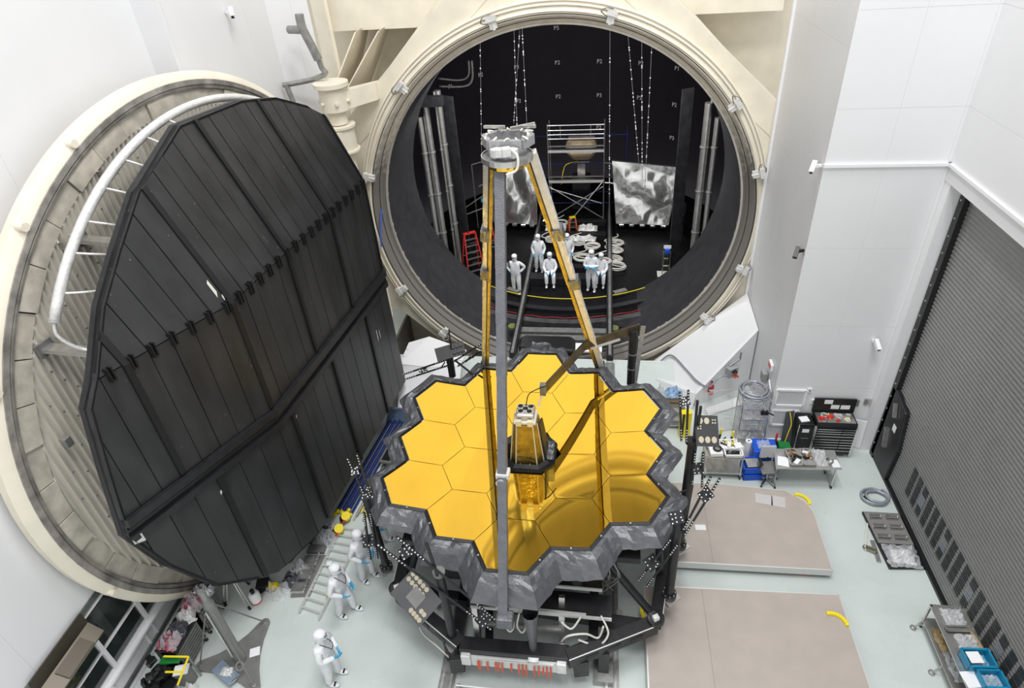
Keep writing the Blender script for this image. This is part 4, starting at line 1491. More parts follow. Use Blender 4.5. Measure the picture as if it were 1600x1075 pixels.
# front left
t = mast('black target mast at the front left corner with a large patch board', -1.50, -12.22, .92, 3.3, .09)
MB().cyl((-1.5, -12.22, 3.3), (-1.5, -12.22, 3.36), .12, n=20).build('cap', GREYP, t, smooth=True)
target_plate(t, (-2.0, -12.3, 4.02), .3, .26, .5, 9, 4)
target_plate(t, (-.74, -12.36, 2.08), .34, .3, .7, 9, 5)
dotted_bar(t, (-2.52, -12.3, 4.2), (-.62, -12.36, 1.75))
dotted_bar(t, (-2.1, -12.3, 4.45), (-.42, -12.36, 2.0))
dotted_bar(t, (-1.5, -12.3, 3.3), (-1.60, -12.25, 4.25), .05, 0)
pb, u, v, nn = target_plate(t, (-1.98, -12.42, 2.78), .85, .62, -.62, 0, 6, (-.05, -.55, .83), mat('board_grey', (.085, .085, .09), .4))
rb = random.Random(2)
c = Vector((-1.98, -12.42, 2.78))
for k in range(17):
    a, q = [(-.34 + .1 * (k % 5), .24 - .12 * (k // 5)), ][0]
    if k > 9:
        a, q = (.1 + .08 * (k % 4), -.22 + .13 * ((k - 10) // 4))
    P_ = [c + u * (a + .05 * math.cos(h)) + v * (q + .05 * math.sin(h)) + nn * .004 for h in [i * math.pi / 3 for i in range(6)]]
    MB().prism(P_, nn * .008).build('foil_patch', mat('patch_tan', (.5, .45, .33), .4, .5), pb)
MB().box(c + nn * .008, (.3, .28, .01), M=Matrix((u, v, nn)).transposed()).build('grey_patch', GREYCAST, pb)
# right front
t = mast('black target mast on the right, nearest the front edge of the tan platforms', 3.0, -10.95, 1.1, 3.7, .095)
target_plate(t, (2.95, -11.02, 3.80), .36, .3, .1, 9, 7)
target_plate(t, (2.56, -11.1, 2.45), .34, .34, .5, 9, 8)
target_plate(t, (3.43, -11.0, 4.46), .3, .26, .5, 9, 9)
dotted_bar(t, (2.88, -11.1, 3.25), (2.32, -11.12, 1.85))
dotted_bar(t, (3.02, -11.1, 3.1), (2.50, -11.12, 1.65))
dotted_bar(t, (3.10, -11.05, 3.5), (3.46, -11.0, 4.95))
dotted_bar(t, (3.14, -11.05, 3.35), (3.62, -11.0, 4.92))
MB().beam((3.12, -11.0, 3.3), (3.17, -10.95, 4.65), .04, .04, (0, 1, 0)).build('side_rod', BLACK, t)
# right rear
t = mast('black target mast on the right, farther back beside the loaded cart', 3.38, -9.45, .8, 4.22, .10)
MB().cyl((3.34, -9.45, 4.22), (3.34, -9.45, 4.3), .115, n=20).build('cap', BLACK, t, smooth=True)
target_plate(t, (3.52, -9.6, 3.62), .3, .3, .05, 9, 10)
target_plate(t, (3.12, -9.55, 5.45), .22, .22, .05, 9, 11)
dotted_bar(t, (3.42, -9.6, 4.1), (3.45, -9.62, 3.0))
dotted_bar(t, (3.58, -9.6, 4.1), (3.66, -9.62, 3.05))
dotted_bar(t, (3.14, -9.5, 4.3), (3.0, -9.5, 5.62))
dotted_bar(t, (3.24, -9.5, 4.3), (3.16, -9.5, 5.68))
MB().beam((3.4, -9.45, 4.1), (3.37, -9.42, 5.35), .05, .05, (0, 1, 0)).build('side_rod', BLACK, t)
MB().beam((3.44, -9.45, 4.1), (3.45, -9.42, 5.2), .05, .05, (0, 1, 0)).build('side_rod', BLACK, t)
pb, u, v, nn = target_plate(t, (3.62, -9.5, 4.62), .46, .62, -.1, 0, 12, None, mat('board_dark', (.035, .035, .037), .4))
c = Vector((3.62, -9.5, 4.62))
for k in range(3):
    for r in (0, 1):
        P_ = [c + u * (-.13 + .13 * k + .055 * math.cos(h)) + v * ((.2 if r == 0 else -.18) + .07 * math.sin(h)) + nn * .004 for h in [i * math.pi / 4 for i in range(8)]]
        if r == 0 and k == 2:
            continue
        MB().prism(P_, nn * .008).build('foil_patch', MATS['patch_tan'], pb)
for k in range(8):
    P0 = c + u * (-.18 + .05 * (k % 2)) + v * (.02 + .05 * (k // 2) - .08)
    if k < 4:
        P0 = c + u * (.12 + .05 * (k % 2)) + v * (.22 - .06 * (k // 2))
    MB().box(P0 + nn * .008, (.03, .03, .01), M=Matrix((u, v, nn)).transposed()).build('foil_patch', MATS['patch_tan'], pb)
MB().tube(smooth_path([(3.36, -9.55, 2.9), (3.05, -9.7, 2.8), (3.0, -9.7, 2.5), (3.3, -9.55, 2.4)], 5), .02, 6).build('mast_cable', BLKPLASTIC, t)
# rear left
t = mast('short black mast with board and antenna behind the mirror, left rear', -2.66, -5.8, 2.75, 3.55, .10, False)
pb, u, v, nn = target_plate(t, (-2.6, -5.85, 3.66), .8, .38, .22, 0, 13)
c = Vector((-2.6, -5.85, 3.66))
for i in range(3):
    for j in range(2):
        q = c + u * (.12 + .11 * i) + v * (-.08 + .15 * j)
        q = c + (u * math.cos(0) * (.1 + .11 * i) + v * (-.08 + .16 * j))
        MB().cyl(q, q + nn * .05, .045, n=12).build('reflector_cup', BLKPLASTIC, pb)
MB().cyl((-2.58, -5.8, 3.7), (-2.56, -5.8, 4.35), .02, n=8).build('antenna', BLACK, t)
dotted_bar(t, (-2.75, -5.85, 3.35), (-4.08, -5.85, 2.78))
dotted_bar(t, (-2.75, -5.85, 3.15), (-4.02, -5.85, 2.62))
target_plate(t, (-3.45, -5.9, 3.0), .3, .18, .3, 9, 14)
dotted_bar(t, (-2.55, -5.85, 3.3), (-1.55, -5.85, 4.05))
dotted_bar(t, (-2.45, -5.85, 3.15), (-1.5, -5.85, 3.85))
for a in ((-2.95, 3.05), (-2.75, 3.25), (-2.2, 3.3), (-2.0, 3.45)):
    MB().beam((a[0], -5.85, a[1]), (a[0] + .15, -5.85, a[1] + .22), .03, .03, (0, 1, 0)).build('brace', BLACK, t)
MB().beam((-2.5, -5.9, 3.4), (-1.75, -6.3, 3.05), .04, .04).build('brace', BLACK, t)
# rear right
t = mast('plain black cylinder mast with a clear strip behind the right rear corner of the mirror', 2.30, -5.55, 2.45, 4.25, .115, False)
MB().beam((2.40, -5.6, 2.5), (2.54, -5.62, 4.45), .12, .02, (0, -1, 0)).build('clear_strip', FOILL, t)
for z in (3.0, 3.5):
    MB().cyl((2.3, -5.55, z), (2.3, -5.55, z + .03), .125, n=18).build('band', DSTEEL, t)
# ================================================================== PEOPLE
def skin_mesh(verts, edges, radii, root=0, sub=2):
    me = bpy.data.meshes.new('sk')
    me.from_pydata(verts, edges, [])
    o = bpy.data.objects.new('sk', me)
    COL.objects.link(o)
    o.modifiers.new('skin', 'SKIN')
    if not me.skin_vertices:
        bpy.context.view_layer.objects.active = o
    sv = me.skin_vertices[0].data if me.skin_vertices else None
    if sv is not None:
        for i, r in enumerate(radii):
            sv[i].radius = r if isinstance(r, tuple) else (r, r)
            sv[i].use_root = (i == root)
    s = o.modifiers.new('sub', 'SUBSURF')
    s.levels = sub
    s.render_levels = sub
    dg = bpy.context.evaluated_depsgraph_get()
    out = bpy.data.meshes.new_from_object(o.evaluated_get(dg))
    bpy.data.objects.remove(o)
    bpy.data.meshes.remove(me)
    return out


def mesh_obj(name, me, material, parent, smooth=True):
    me.materials.clear()
    me.materials.append(material)
    if smooth:
        me.polygons.foreach_set('use_smooth', [True] * len(me.polygons))
    o = bpy.data.objects.new(name, me)
    COL.objects.link(o)
    o.parent = parent
    return o


def hand(par, wrist, direc, palm_n, side):
    """blue-gloved hand: palm and five fingers of different length, slightly curled"""
    w, d, n = Vector(wrist), Vector(direc).normalized(), Vector(palm_n)
    n = (n - d * n.dot(d)).normalized()
    s = d.cross(n) * side
    mb = MB()
    c = w + d * .075
    mb.beam(w - d * .02, w + d * .10, .085, .034, n)
    for k, (off, l) in enumerate(((-.033, .062), (-.011, .076), (.011, .083), (.033, .075))):
        a = w + d * .095 + s * off
        b1 = a + d * l * .55 + n * .012
        mb.cyl(a, b1, .0105, .0095, n=6)
        mb.cyl(b1, b1 + d * l * .45 + n * .026, .0095, .008, n=6)
    t0 = w + d * .03 + s * .042
    t1 = t0 + d * .045 + s * .035 + n * .012
    mb.cyl(t0, t1, .013, .011, n=6)
    mb.cyl(t1, t1 + d * .035 + s * .005 + n * .014, .011, .009, n=6)
    return mb.build('glove', GLOVE, par, smooth=True, local=True)


def person(label, loc, rz, arms, seated=False, lean=0.0, h=1.0, head_turn=0.0, stride=.03, group=None, neck='none', bend=0.0):
    """arms = ((elbow, wrist), (elbow, wrist)) for the left (+x) and right side, figure faces -y"""
    t = thing('person', label, 'person', loc, rz, group)
    t.scale = (h, h, h)
    if seated:
        hipz = .50
        legs = [((sx * .10, -.02, hipz), (sx * .15, -.42, hipz + .02), (sx * .15, -.46, .10), (sx * .16, -.64, .05)) for sx in (1, -1)]
    else:
        hipz = .94
        legs = [((sx * .10, 0, hipz - .05), (sx * .12, -.03 - sx * stride, .50), (sx * .125, sx * stride * -1.6 + .02, .09), (sx * .15, sx * stride * -1.6 - .17, .045)) for sx in (1, -1)]
    ly = lean
    V = [(0, 0, hipz), (0, ly * .3 - .01, hipz + .2), (0, ly * .7 - .01, hipz + .40), (0, ly, hipz + .54), (0, ly * 1.1 - .02, hipz + .64), (0, ly * 1.15 - .03, hipz + .76)]
    Rr = [(.19, .15), (.185, .15), (.21, .15), (.12, .11), (.07, .075), (.085, .10)]
    E = [(0, 1), (1, 2), (2, 3), (3, 4), (4, 5)]
    for i, sx in enumerate((1, -1)):
        sh = (sx * .19, ly * .9, hipz + .50)
        el, wr = arms[i]
        k = len(V)
        V += [sh, el, tuple(Vector(el).lerp(Vector(wr), .55)), wr]
        Rr += [.085, .070, .058, .042]
        E += [(2, k), (k, k + 1), (k + 1, k + 2), (k + 2, k + 3)]
    for i in (0, 1):
        hp, kn, an, to = legs[i]
        k = len(V)
        V += [hp, tuple(Vector(hp).lerp(Vector(kn), .5)), kn, tuple(Vector(kn).lerp(Vector(an), .5)), an]
        Rr += [.125, .12, .095, .085, .075]
        E += [(0, k), (k, k + 1), (k + 1, k + 2), (k + 2, k + 3), (k + 3, k + 4)]
    body = mesh_obj('coverall', skin_mesh(V, E, Rr), SUIT, t)
    for i in (0, 1):
        hp, kn, an, to = legs[i]
        b = MB()
        b.sph(((an[0] + to[0]) / 2, (an[1] + to[1]) / 2, .052), .06, 10, (.95, 2.3, .85))
        bt = b.build('boot_cover', SUIT, t, smooth='all', local=True)
        MB().box(((an[0] + to[0]) / 2, (an[1] * .3 + to[1] * .7), .10), (.09, .035, .02)).build('boot_strap', BLKPLASTIC, bt, local=True)
    for i, sx in enumerate((1, -1)):
        el, wr = arms[i]
        d = (Vector(wr) - Vector(el)).normalized()
        hand(t, Vector(wr) - d * .01, d, (-sx * .8, -.3, -.2), sx)
    hc = Vector((0, ly * 1.18 - .03, hipz + .77))
    M = Matrix.Rotation(head_turn, 3, 'Z')
    b = MB()
    b.sph((0, 0, 0), .128, 14, (.86, 1.0, 1.12))
    hood = b.build('hood', SUIT, t, smooth='all', local=True)
    hood.location = hc
    hood.rotation_euler = (bend, 0, head_turn)
    b = MB()
    b.sph((0, -.048, -.015), .095, 12, (.86, .95, 1.0))
    b.sph((0, -.142, -.02), .014, 6, (.9, 1.1, 1.6))
    f = b.build('face', SKIN, hood, smooth='all', local=True)
    b = MB()
    b.sph((0, -.064, -.058), .088, 12, (.88, 1.0, .55))
    b.build('face_mask', mat('blue_mask', (.42, .62, .78), .7), hood, smooth='all', local=True)
    b = MB()
    for sx in (1, -1):
        b.sph((sx * .034, -.132, .012), .014, 6, (1.2, .6, .8))
    b.build('eyes', BLKPLASTIC, hood, local=True)
    b = MB()
    b.sph((0, -.01, .055), .128, 14, (.90, 1.02, .72))
    b.build('cap', SUIT, hood, smooth='all', local=True)
    if neck == 'lanyard':
        MB().tube(smooth_path([(.08, ly - .03, hipz + .6), (.06, ly - .2, hipz + .45), (.0, ly - .19, hipz + .3), (-.06, ly - .19, hipz + .45), (-.09, ly - .03, hipz + .6)], 5), .008, 5).build('lanyard', BLKPLASTIC, t, local=True)
    return t


FRONT = (((.27, -.06, 1.18), (.10, -.26, 1.10)), ((-.27, -.06, 1.18), (-.08, -.27, 1.08)))
POCKET = (((.30, .02, 1.18), (.17, -.20, 1.0)), ((-.30, .02, 1.18), (-.17, -.20, 1.0)))
HIPS = (((.38, .10, 1.22), (.20, -.02, 1.02)), ((-.40, .10, 1.22), (-.20, -.04, 1.02)))
DOWN = (((.28, .02, 1.15), (.20, -.16, .92)), ((-.28, .02, 1.15), (-.20, -.16, .92)))
CROSS = (((.28, -.06, 1.16), (-.06, -.25, 1.20)), ((-.28, -.06, 1.16), (.07, -.22, 1.16)))
SIT = (((.27, -.10, .74), (.14, -.38, .60)), ((-.27, -.10, .74), (-.14, -.38, .60)))
R90 = math.pi / 2
person('worker in white hooded suit nearest the camera, blue gloved hand raised at the waist', (-4.12, -12.78, 0), R90 * 1.0, FRONT, lean=-.03, head_turn=.2, group='suited workers on the hall floor', neck='lanyard', h=1.02)
person('worker in white hooded suit standing over the aluminium ladder, hand in a blue glove', (-4.36, -11.30, 0), R90 * .9, POCKET, lean=-.03, head_turn=.3, group='suited workers on the hall floor', neck='lanyard', h=1.02, stride=.08)
person('worker in white hooded suit beside the foot of the left black mast', (-4.16, -10.38, 0), R90 * .75, POCKET, lean=-.04, head_turn=.4, group='suited workers on the hall floor', h=1.02)
person('worker in white suit half hidden behind the left black mast', (-4.12, -9.45, 0), R90 * 1.1, DOWN, lean=-.1, head_turn=.1, group='suited workers on the hall floor', h=1.0, stride=.1)
G2 = 'suited workers posing inside the chamber'
person('worker in white suit with hands on hips, leftmost inside the chamber', (-2.06, 2.95, 0.02), -.1, HIPS, group=G2)
person('worker in white suit standing with clasped hands, second from left inside the chamber', (-1.22, 4.25, 0.31), .0, DOWN, group=G2, h=.97)
person('worker in white suit sitting on the black beam, left of the leaning white strut', (-.72, 3.85, 0.06), .05, SIT, seated=True, group=G2)
person('worker in white suit partly hidden by the leaning white strut', (-.02, 4.35, 0.31), .2, DOWN, group=G2, h=.96)
person('worker in white suit with folded arms inside the chamber', (1.03, 3.2, 0.02), -.1, CROSS, group=G2, h=1.04)
person('worker in white suit sitting low beside the one with folded arms', (1.42, 3.85, 0.06), -.1, SIT, seated=True, group=G2, h=.98)
# ================================================================== THINGS INSIDE THE CHAMBER
def step_ladder(label, x, y, z0, h, w, rz, colr, steps=5, platform=False, fold=.42):
    t = thing('step_ladder', label, 'ladder', (x, y, z0), rz, 'red step ladders')
    for sy, nm in ((-1, 'front_rail'), (1, 'rear_rail')):
        for sx in (-1, 1):
            MB().beam((sx * w / 2, sy * fold * h / 2, 0), (sx * w / 2 * .62, sy * .04, h), .045, .06, (0, 1, 0)).build(nm, colr, t, local=True)
    for k in range(steps):
        f = (k + 1) / (steps + 1)
        ww = w * (1 - .38 * f)
        MB().box((0, -fold * h / 2 * (1 - f), h * f), (ww, .09, .03)).build('step', STEEL, t, local=True)
        if k % 2 == 0:
            MB().box((0, fold * h / 2 * (1 - f), h * f), (ww, .04, .025)).build('rear_brace', STEEL, t, local=True)
    MB().box((0, 0, h), (w * .66, .16, .05)).build('top_cap', YELLOW if platform else colr, t, local=True)
    return t


step_ladder('tall red fibreglass step ladder at the left inside the chamber', -4.2, 4.6, 0.02, 1.95, .8, .55, RED, 6)
step_ladder('small red step stool with a yellow top behind the tall ladder', -3.75, 6.6, 0.02, 1.2, .55, .2, RED, 3, True)
step_ladder('tiny red and yellow stepladder under the scaffold', 0.0, 8.6, 0.05, .75, .42, .3, mat('orange_red', (.7, .14, .03), .5), 2, True)

# scaffold tower with rails and decks
sc_ = thing('scaffold_tower', 'silver scaffold tower with guard rails at the back of the chamber', 'scaffold', (.2, 9.9, 0))
for x in (-1.15, 1.48):
    for y in (9.5, 10.6):
        MB().cyl((x, y, .02), (x, y, 5.05 if y < 10 else 4.9), .035, n=8).build('standard', STEEL, sc_, smooth=True)
for z in (4.98, 4.75, 4.55, 4.35, 2.2):
    for y in (9.5,):
        MB().cyl((-1.15, y, z), (1.48, y, z), .028, n=8).build('guard_rail', STEEL, sc_, smooth=True)
for x in (-.55, .85):
    MB().cyl((x, 9.5, 4.35), (x, 9.5, 4.98), .025, n=6).build('rail_post', STEEL, sc_)
for z in (3.85, 2.35):
    d_ = MB().box((.16, 9.6, z - .06), (2.6, .25, .05)).build('deck', STEEL, sc_)
    MB().box((.16, 9.47, z - .1), (2.62, .05, .10)).build('deck_edge', ALU, d_)
    MB().box((.16, 9.47, z + .16), (2.62, .04, .06)).build('toe_board', DSTEEL, d_)
for z in (4.1, 2.7, 1.2, .6):
    MB().cyl((-2.4, 10.7, z), (2.6, 10.7, z), .025, n=6).build('blue_ledger', NAVY, sc_)
for a, b_ in (((-1.15, 9.5, .3), (1.48, 9.5, 2.0)), ((1.48, 9.5, .3), (-1.15, 9.5, 2.0)), ((-.2, 9.0, .3), (1.45, 9.5, 2.25)), ((-1.1, 9.5, 1.9), (1.4, 9.5, 1.1))):
    MB().cyl(a, b_, .025, n=6).build('brace', STEEL, sc_)
MB().cyl((2.55, 10.7, 2.6), (2.55, 10.7, 4.5), .025, n=6).build('blue_standard', NAVY, sc_)
MB().cyl((1.5, 10.6, 2.75), (2.55, 10.6, 2.6), .03, n=6).build('brace', STEEL, sc_)

tk = thing('optics_cover', 'translucent tan rounded cover on a pedestal within the scaffold', 'cover', (.35, 10.9, 0))
b = MB()
ring_ = lambda hw, hd, c, z: [(.35 + x, 11.4 + y, z) for x, y in ((-hw, -hd + c), (-hw + c, -hd), (hw - c, -hd), (hw, -hd + c), (hw, hd - c), (hw - c, hd), (-hw + c, hd), (-hw, hd - c))]
rings = [ring_(.45, .4, .12, 2.75), ring_(.74, .6, .2, 3.15), ring_(.76, .6, .2, 3.55), ring_(.62, .5, .15, 3.75)]
vs = [p for r in rings for p in r]
b.add(vs, [(k * 8 + i, k * 8 + (i + 1) % 8, (k + 1) * 8 + (i + 1) % 8, (k + 1) * 8 + i) for k in range(3) for i in range(8)] + [tuple(range(24, 32)), tuple(range(7, -1, -1))])
b.build('shell', TANK, tk, bevel=.04)
MB().box((.35, 11.3, 2.66), (.8, .6, .06)).build('mount_plate', STEEL, tk)
MB().box((.35, 11.3, 2.2), (.38, .38, .9)).build('pedestal', SILVER, tk)
MB().box((.35, 11.3, 1.0), (.9, .7, 1.7)).build('plinth', BLACK, tk)
MB().tube(smooth_path([(.2, 10.9, 2.75), (-.35, 10.6, 2.7), (-.5, 10.2, 2.5), (-.6, 10.0, 1.9)], 5), .02, 5).build('yellow_hose', YELLOW, tk)

# silver foil panels
def foil_panel(label, corners, seed):
    c = [Vector(p) for p in corners]          # bl, br, tr, tl
    base = (c[0] + c[1]) / 2
    t = thing('foil_panel', label, 'panel', (base.x, base.y, 0), 0, 'silver foil panels')
    n = 26
    nr = (c[1] - c[0]).cross(c[3] - c[0]).normalized()
    vs = []
    for j in range(n + 1):
        for i in range(n + 1):
            u, w = i / n, j / n
            p = c[0].lerp(c[1], u).lerp(c[3].lerp(c[2], u), w)
            e = min(1, 6 * min(u, 1 - u, w, 1 - w) + .15)
            q = noise.noise(Vector((u * 3.1 + seed * 5, w * 2.6, seed))) * .16 + noise.noise(Vector((u * 6 - w * 4, w * 6 + u * 3, seed + 3))) * .04 + noise.noise(Vector((u * 15, w * 9, seed + 8))) * .010
            vs.append(p + nr * q * e)
    mb = MB()
    mb.add(vs, [(j * (n + 1) + i, j * (n + 1) + i + 1, (j + 1) * (n + 1) + i + 1, (j + 1) * (n + 1) + i) for j in range(n) for i in range(n)])
    mb.build('foil_sheet', SILVER, t, smooth='all', fix=False)
    for a, b_ in ((0, 1), (1, 2), (2, 3), (3, 0)):
        MB().beam(c[a] - nr * .12, c[b_] - nr * .12, .05, .05).build('frame_bar', STEEL, t)
    for k in range(2):
        f = c[k] - nr * .15
        if f.z > .1:
            MB().beam(f, (f.x, f.y + .1, .02), .06, .06, (0, 1, 0)).build('support_leg', BLACK, t)
        MB().beam(f, (f.x, f.y + .9, .05), .05, .05).build('support_foot', BLACK, t)
    for k in range(5):
        p = c[0].lerp(c[1], .1 + .2 * k)
        MB().box((p.x, p.y - .06, p.z - .05), (.22, .1, .08)).build('edge_clamp', STEEL, t)
    return t


foil_panel('crumpled silver foil panel right of the scaffold inside the chamber', [(2.1, 8.6, .45), (4.55, 8.4, .45), (4.95, 9.0, 3.05), (1.85, 9.2, 3.35)], 3)
foil_panel('crumpled silver foil panel left of the scaffold, behind the struts', [(-3.9, 8.6, .55), (-1.75, 8.5, .45), (-1.7, 9.1, 3.6), (-4.3, 9.2, 3.2)], 8)
fr = thing('cable_stand', 'thin empty stand with cables beside the left foil panel', 'stand', (-4.6, 8.8, 0))
for a, b_ in (((-4.75, 8.9, .1), (-4.75, 8.9, 3.4)), ((-4.75, 8.9, 3.4), (-3.9, 9.3, 3.5)), ((-4.5, 8.9, 2.3), (-3.9, 9.2, 2.5)), ((-5.3, 8.2, 1.4), (-3.9, 8.6, 2.2)), ((-5.2, 8.0, 1.2), (-4.2, 8.2, 1.5))):
    MB().cyl(a, b_, .03, n=6).build('rod', DSTEEL, fr)
for x in (-4.35, -4.1, -3.95):
    MB().box((x, 8.55, 1.75 + (x + 4.35)), (.07, .05, .22)).build('blue_tag', GLOVE, fr)
# hose loop at the scaffold
hl = MB()
hl.tube(smooth_path([(1.5, 9.2, 2.3), (2.0, 9.1, 2.25), (2.3, 9.0, 1.8), (2.35, 9.0, 1.2), (2.1, 9.0, .75)], 6), .045, 8)
tag(hl.build('silver_hose', STEEL, smooth='all'), 'bent silver hose between scaffold and right foil panel', 'hose')
# stand with blue instrument near the right pipes
st = thing('instrument_stand', 'small aluminium stand with a blue instrument near the right wall pipes', 'stand', (4.15, 4.5, 0))
MB().box((4.15, 4.5, .04), (.7, .5, .05)).build('base_plate', STEEL, st)
for x in (4.0, 4.28):
    MB().beam((x, 4.5, .05), (x, 4.5, 1.15), .05, .05, (0, 1, 0)).build('upright', STEEL, st)
for z in (.45, .8):
    MB().box((4.14, 4.5, z), (.32, .05, .05)).build('rung', STEEL, st)
MB().box((4.14, 4.45, 1.2), (.2, .2, .16)).build('instrument', BLUEBIN, st)
MB().box((4.14, 4.5, 1.36), (.3, .04, .14)).build('panel', PAPER, st)
cr = thing('tool_caddy', 'tangle of black stands beside the right foil panel', 'stand', (5.0, 7.6, 0))
rr = random.Random(31)
for k in range(9):
    MB().cyl((4.7 + rr.uniform(0, .6), 7.4 + rr.uniform(0, .6), .02), (4.7 + rr.uniform(0, .6), 7.4 + rr.uniform(0, .6), rr.uniform(.9, 1.9)), .03, n=6).build('rod', BLACK, cr)
MB().box((4.95, 7.6, 1.75), (.4, .3, .3)).build('head', BLACK, cr)
# coils of white cable on the rails
coil_spots = [(.35, 6.9, .25), (1.0, 6.5, .25), (2.05, 7.2, .04), (2.1, 6.5, .04), (2.0, 5.7, .04), (2.1, 5.05, .04), (-.9, 7.2, .25), (-.6, 9.0, .2), (.6, 5.4, .25), (1.55, 5.0, .32)]
names = ['on the cross beams left of centre', 'on the cross beams right of centre', 'outside the right rail, farthest back', 'outside the right rail, second from the back',
         'outside the right rail, third from the back', 'outside the right rail, nearest', 'near the left rail', 'at the foot of the scaffold', 'behind the worker with folded arms', 'against the inside of the right rail']
for k, (x, y, z) in enumerate(coil_spots):
    R = .24 + .04 * (k % 3)
    pts = []
    rr = random.Random(k)
    for q in range(66):
        a = q * .38
        w = R * (1 + .10 * math.sin(a * .37 + k) + rr.uniform(-.02, .02))
        pts.append((x + w * math.cos(a) * 1.15, y + w * math.sin(a), z + .03 + .0018 * q))
    mb = MB()
    mb.tube(pts, .03, 5)
    c = thing('cable_coil', 'coil of white cable ' + names[k], 'cable', (x, y, z), 0, 'white cable coils in the chamber')
    mb.build('coil', CABLEW, c)
    tail = smooth_path([pts[0], (x - .5, y + .3, z + .05), (x - .3 + .2 * (k % 3), y + .7, z + .06), (x + .1, y + 1.0, z + .05)], 5)
    MB().tube(tail, .028, 5).build('tail', CABLEW, c)
crumple('b', (0, 0, -50), 1, 1, .1, PAPER)
bpy.data.objects.remove(bpy.data.objects['b'])
for k, (x, y, sx, sy, lab) in enumerate(((.75, 8.35, .9, .6, 'crumpled white sheeting under the scaffold, right side'), (-.8, 8.4, 1.0, .6, 'crumpled white sheeting under the scaffold, left side'),
                                         (.5, 7.2, 1.3, .4, 'flattened white sheeting between the cross beams'), (-1.2, 9.4, .6, .5, 'grey crumpled wrap by the left rail'))):
    tag(crumple('plastic_sheet', (x, y, .32), sx, sy, .22, WFOIL if k < 3 else SILVER, None, k + 40), lab, 'sheet', 'loose sheeting in the chamber')
# hoses on the chamber floor
hs = MB()
hs.tube([(6.0 * math.cos(math.radians(a)), 8.25 + 6.0 * math.sin(math.radians(a)), .19) for a in range(214, 325, 3)], .017, 6)
tag(hs.build('yellow_hose', YELLOW, smooth='all'), 'yellow hose curving along the front of the chamber floor', 'hose')
hs = MB()
hs.tube([(7.12 * math.cos(math.radians(a)), 8.2 + 7.12 * math.sin(math.radians(a)), .06 + .02 * math.sin(a * .9)) for a in range(222, 316, 2)], .011, 5)
tag(hs.build('red_cable', RED, smooth='all'), 'thin red cable along the steel edge of the chamber floor', 'cable')
# hanging target lines
rr = random.Random(77)
lines_ = [((-3.56, 8, 9.9), (-4.06, 8, 3.8)), ((-2.19, 8, 9.9), (-2.33, 8, 5.5)), ((-1.87, 8, 9.9), (-1.9, 8, 4.5)), ((-2.0, 8.2, 9.3), (-2.5, 8.2, 5.5)),
          ((1.62, 8, 9.9), (1.76, 8, .9)), ((2.28, 8, 9.5), (3.05, 8, 3.3)), ((3.29, 8, 9.4), (3.33, 8, 1.9)), ((2.86, 8, 9.4), (3.2, 8, 2.6))]
for k, (a, b_) in enumerate(lines_):
    a, b_ = Vector(a), Vector(b_)
    t = thing('target_line', 'dotted target line hanging in the chamber, %s of eight from the left' % ['first', 'third', 'fourth', 'second', 'fifth', 'sixth', 'last', 'seventh'][k],
              'cord', b_, 0, 'hanging target lines')
    MB().cyl(a, b_, .010, n=5).build('cord', mat('grey_cord', (.25, .24, .26), .6), t)
    mb = MB()
    for q in range(26):
        if rr.random() < .7:
            p = a.lerp(b_, rr.random())
            mb.box(p + Vector((0, -.015, 0)), (.045, .02, .05))
    stuff(mb.build('target_dots', DOT, t))
# ================================================================== RIGHT SIDE OF THE HALL
def platform(label, poly, z1, front, handles, grp='tan lift platforms'):
    cx = sum(p[0] for p in poly) / len(poly)
    cy = sum(p[1] for p in poly) / len(poly)
    t = thing('lift_platform', label, 'platform', (cx, cy, 0), 0, grp)
    MB().prism([(x, y, z1 - .02) for x, y in poly], (0, 0, .02)).build('board', TAN, t)
    sk = MB()
    n = len(poly)
    for i in range(n):
        a, b_ = poly[i], poly[(i + 1) % n]
        sk.beam((a[0], a[1], z1 - .10), (b_[0], b_[1], z1 - .10), .03, .205)
    sk.build('edge_trim', ALU, t)
    MB().prism([(cx + (x - cx) * .93, cy + (y - cy) * .9, z1 - .14) for x, y in poly], (0, 0, .1)).build('underframe', DSTEEL, t)
    for (x, y, a) in handles:
        pts = arc_pts((x, y, z1), .26, a, a + 110, 8, 'z', .03)
        mb = MB()
        for i in range(8):
            mb.beam(pts[i], pts[i + 1], .075, .05)
        mb.build('handle', YELLOW, t)
    for x, y in ((poly[0][0] + .4, poly[0][1] + .3), (poly[1][0] - .6, poly[1][1] + .15)):
        w = MB().box((x, y, .12), (.34, .22, .1)).build('castor_bracket', ALU, t)
        MB().cyl((x - .12, y - .06, .07), (x + .12, y - .06, .07), .068, n=14).build('castor', RED, w)
    return t


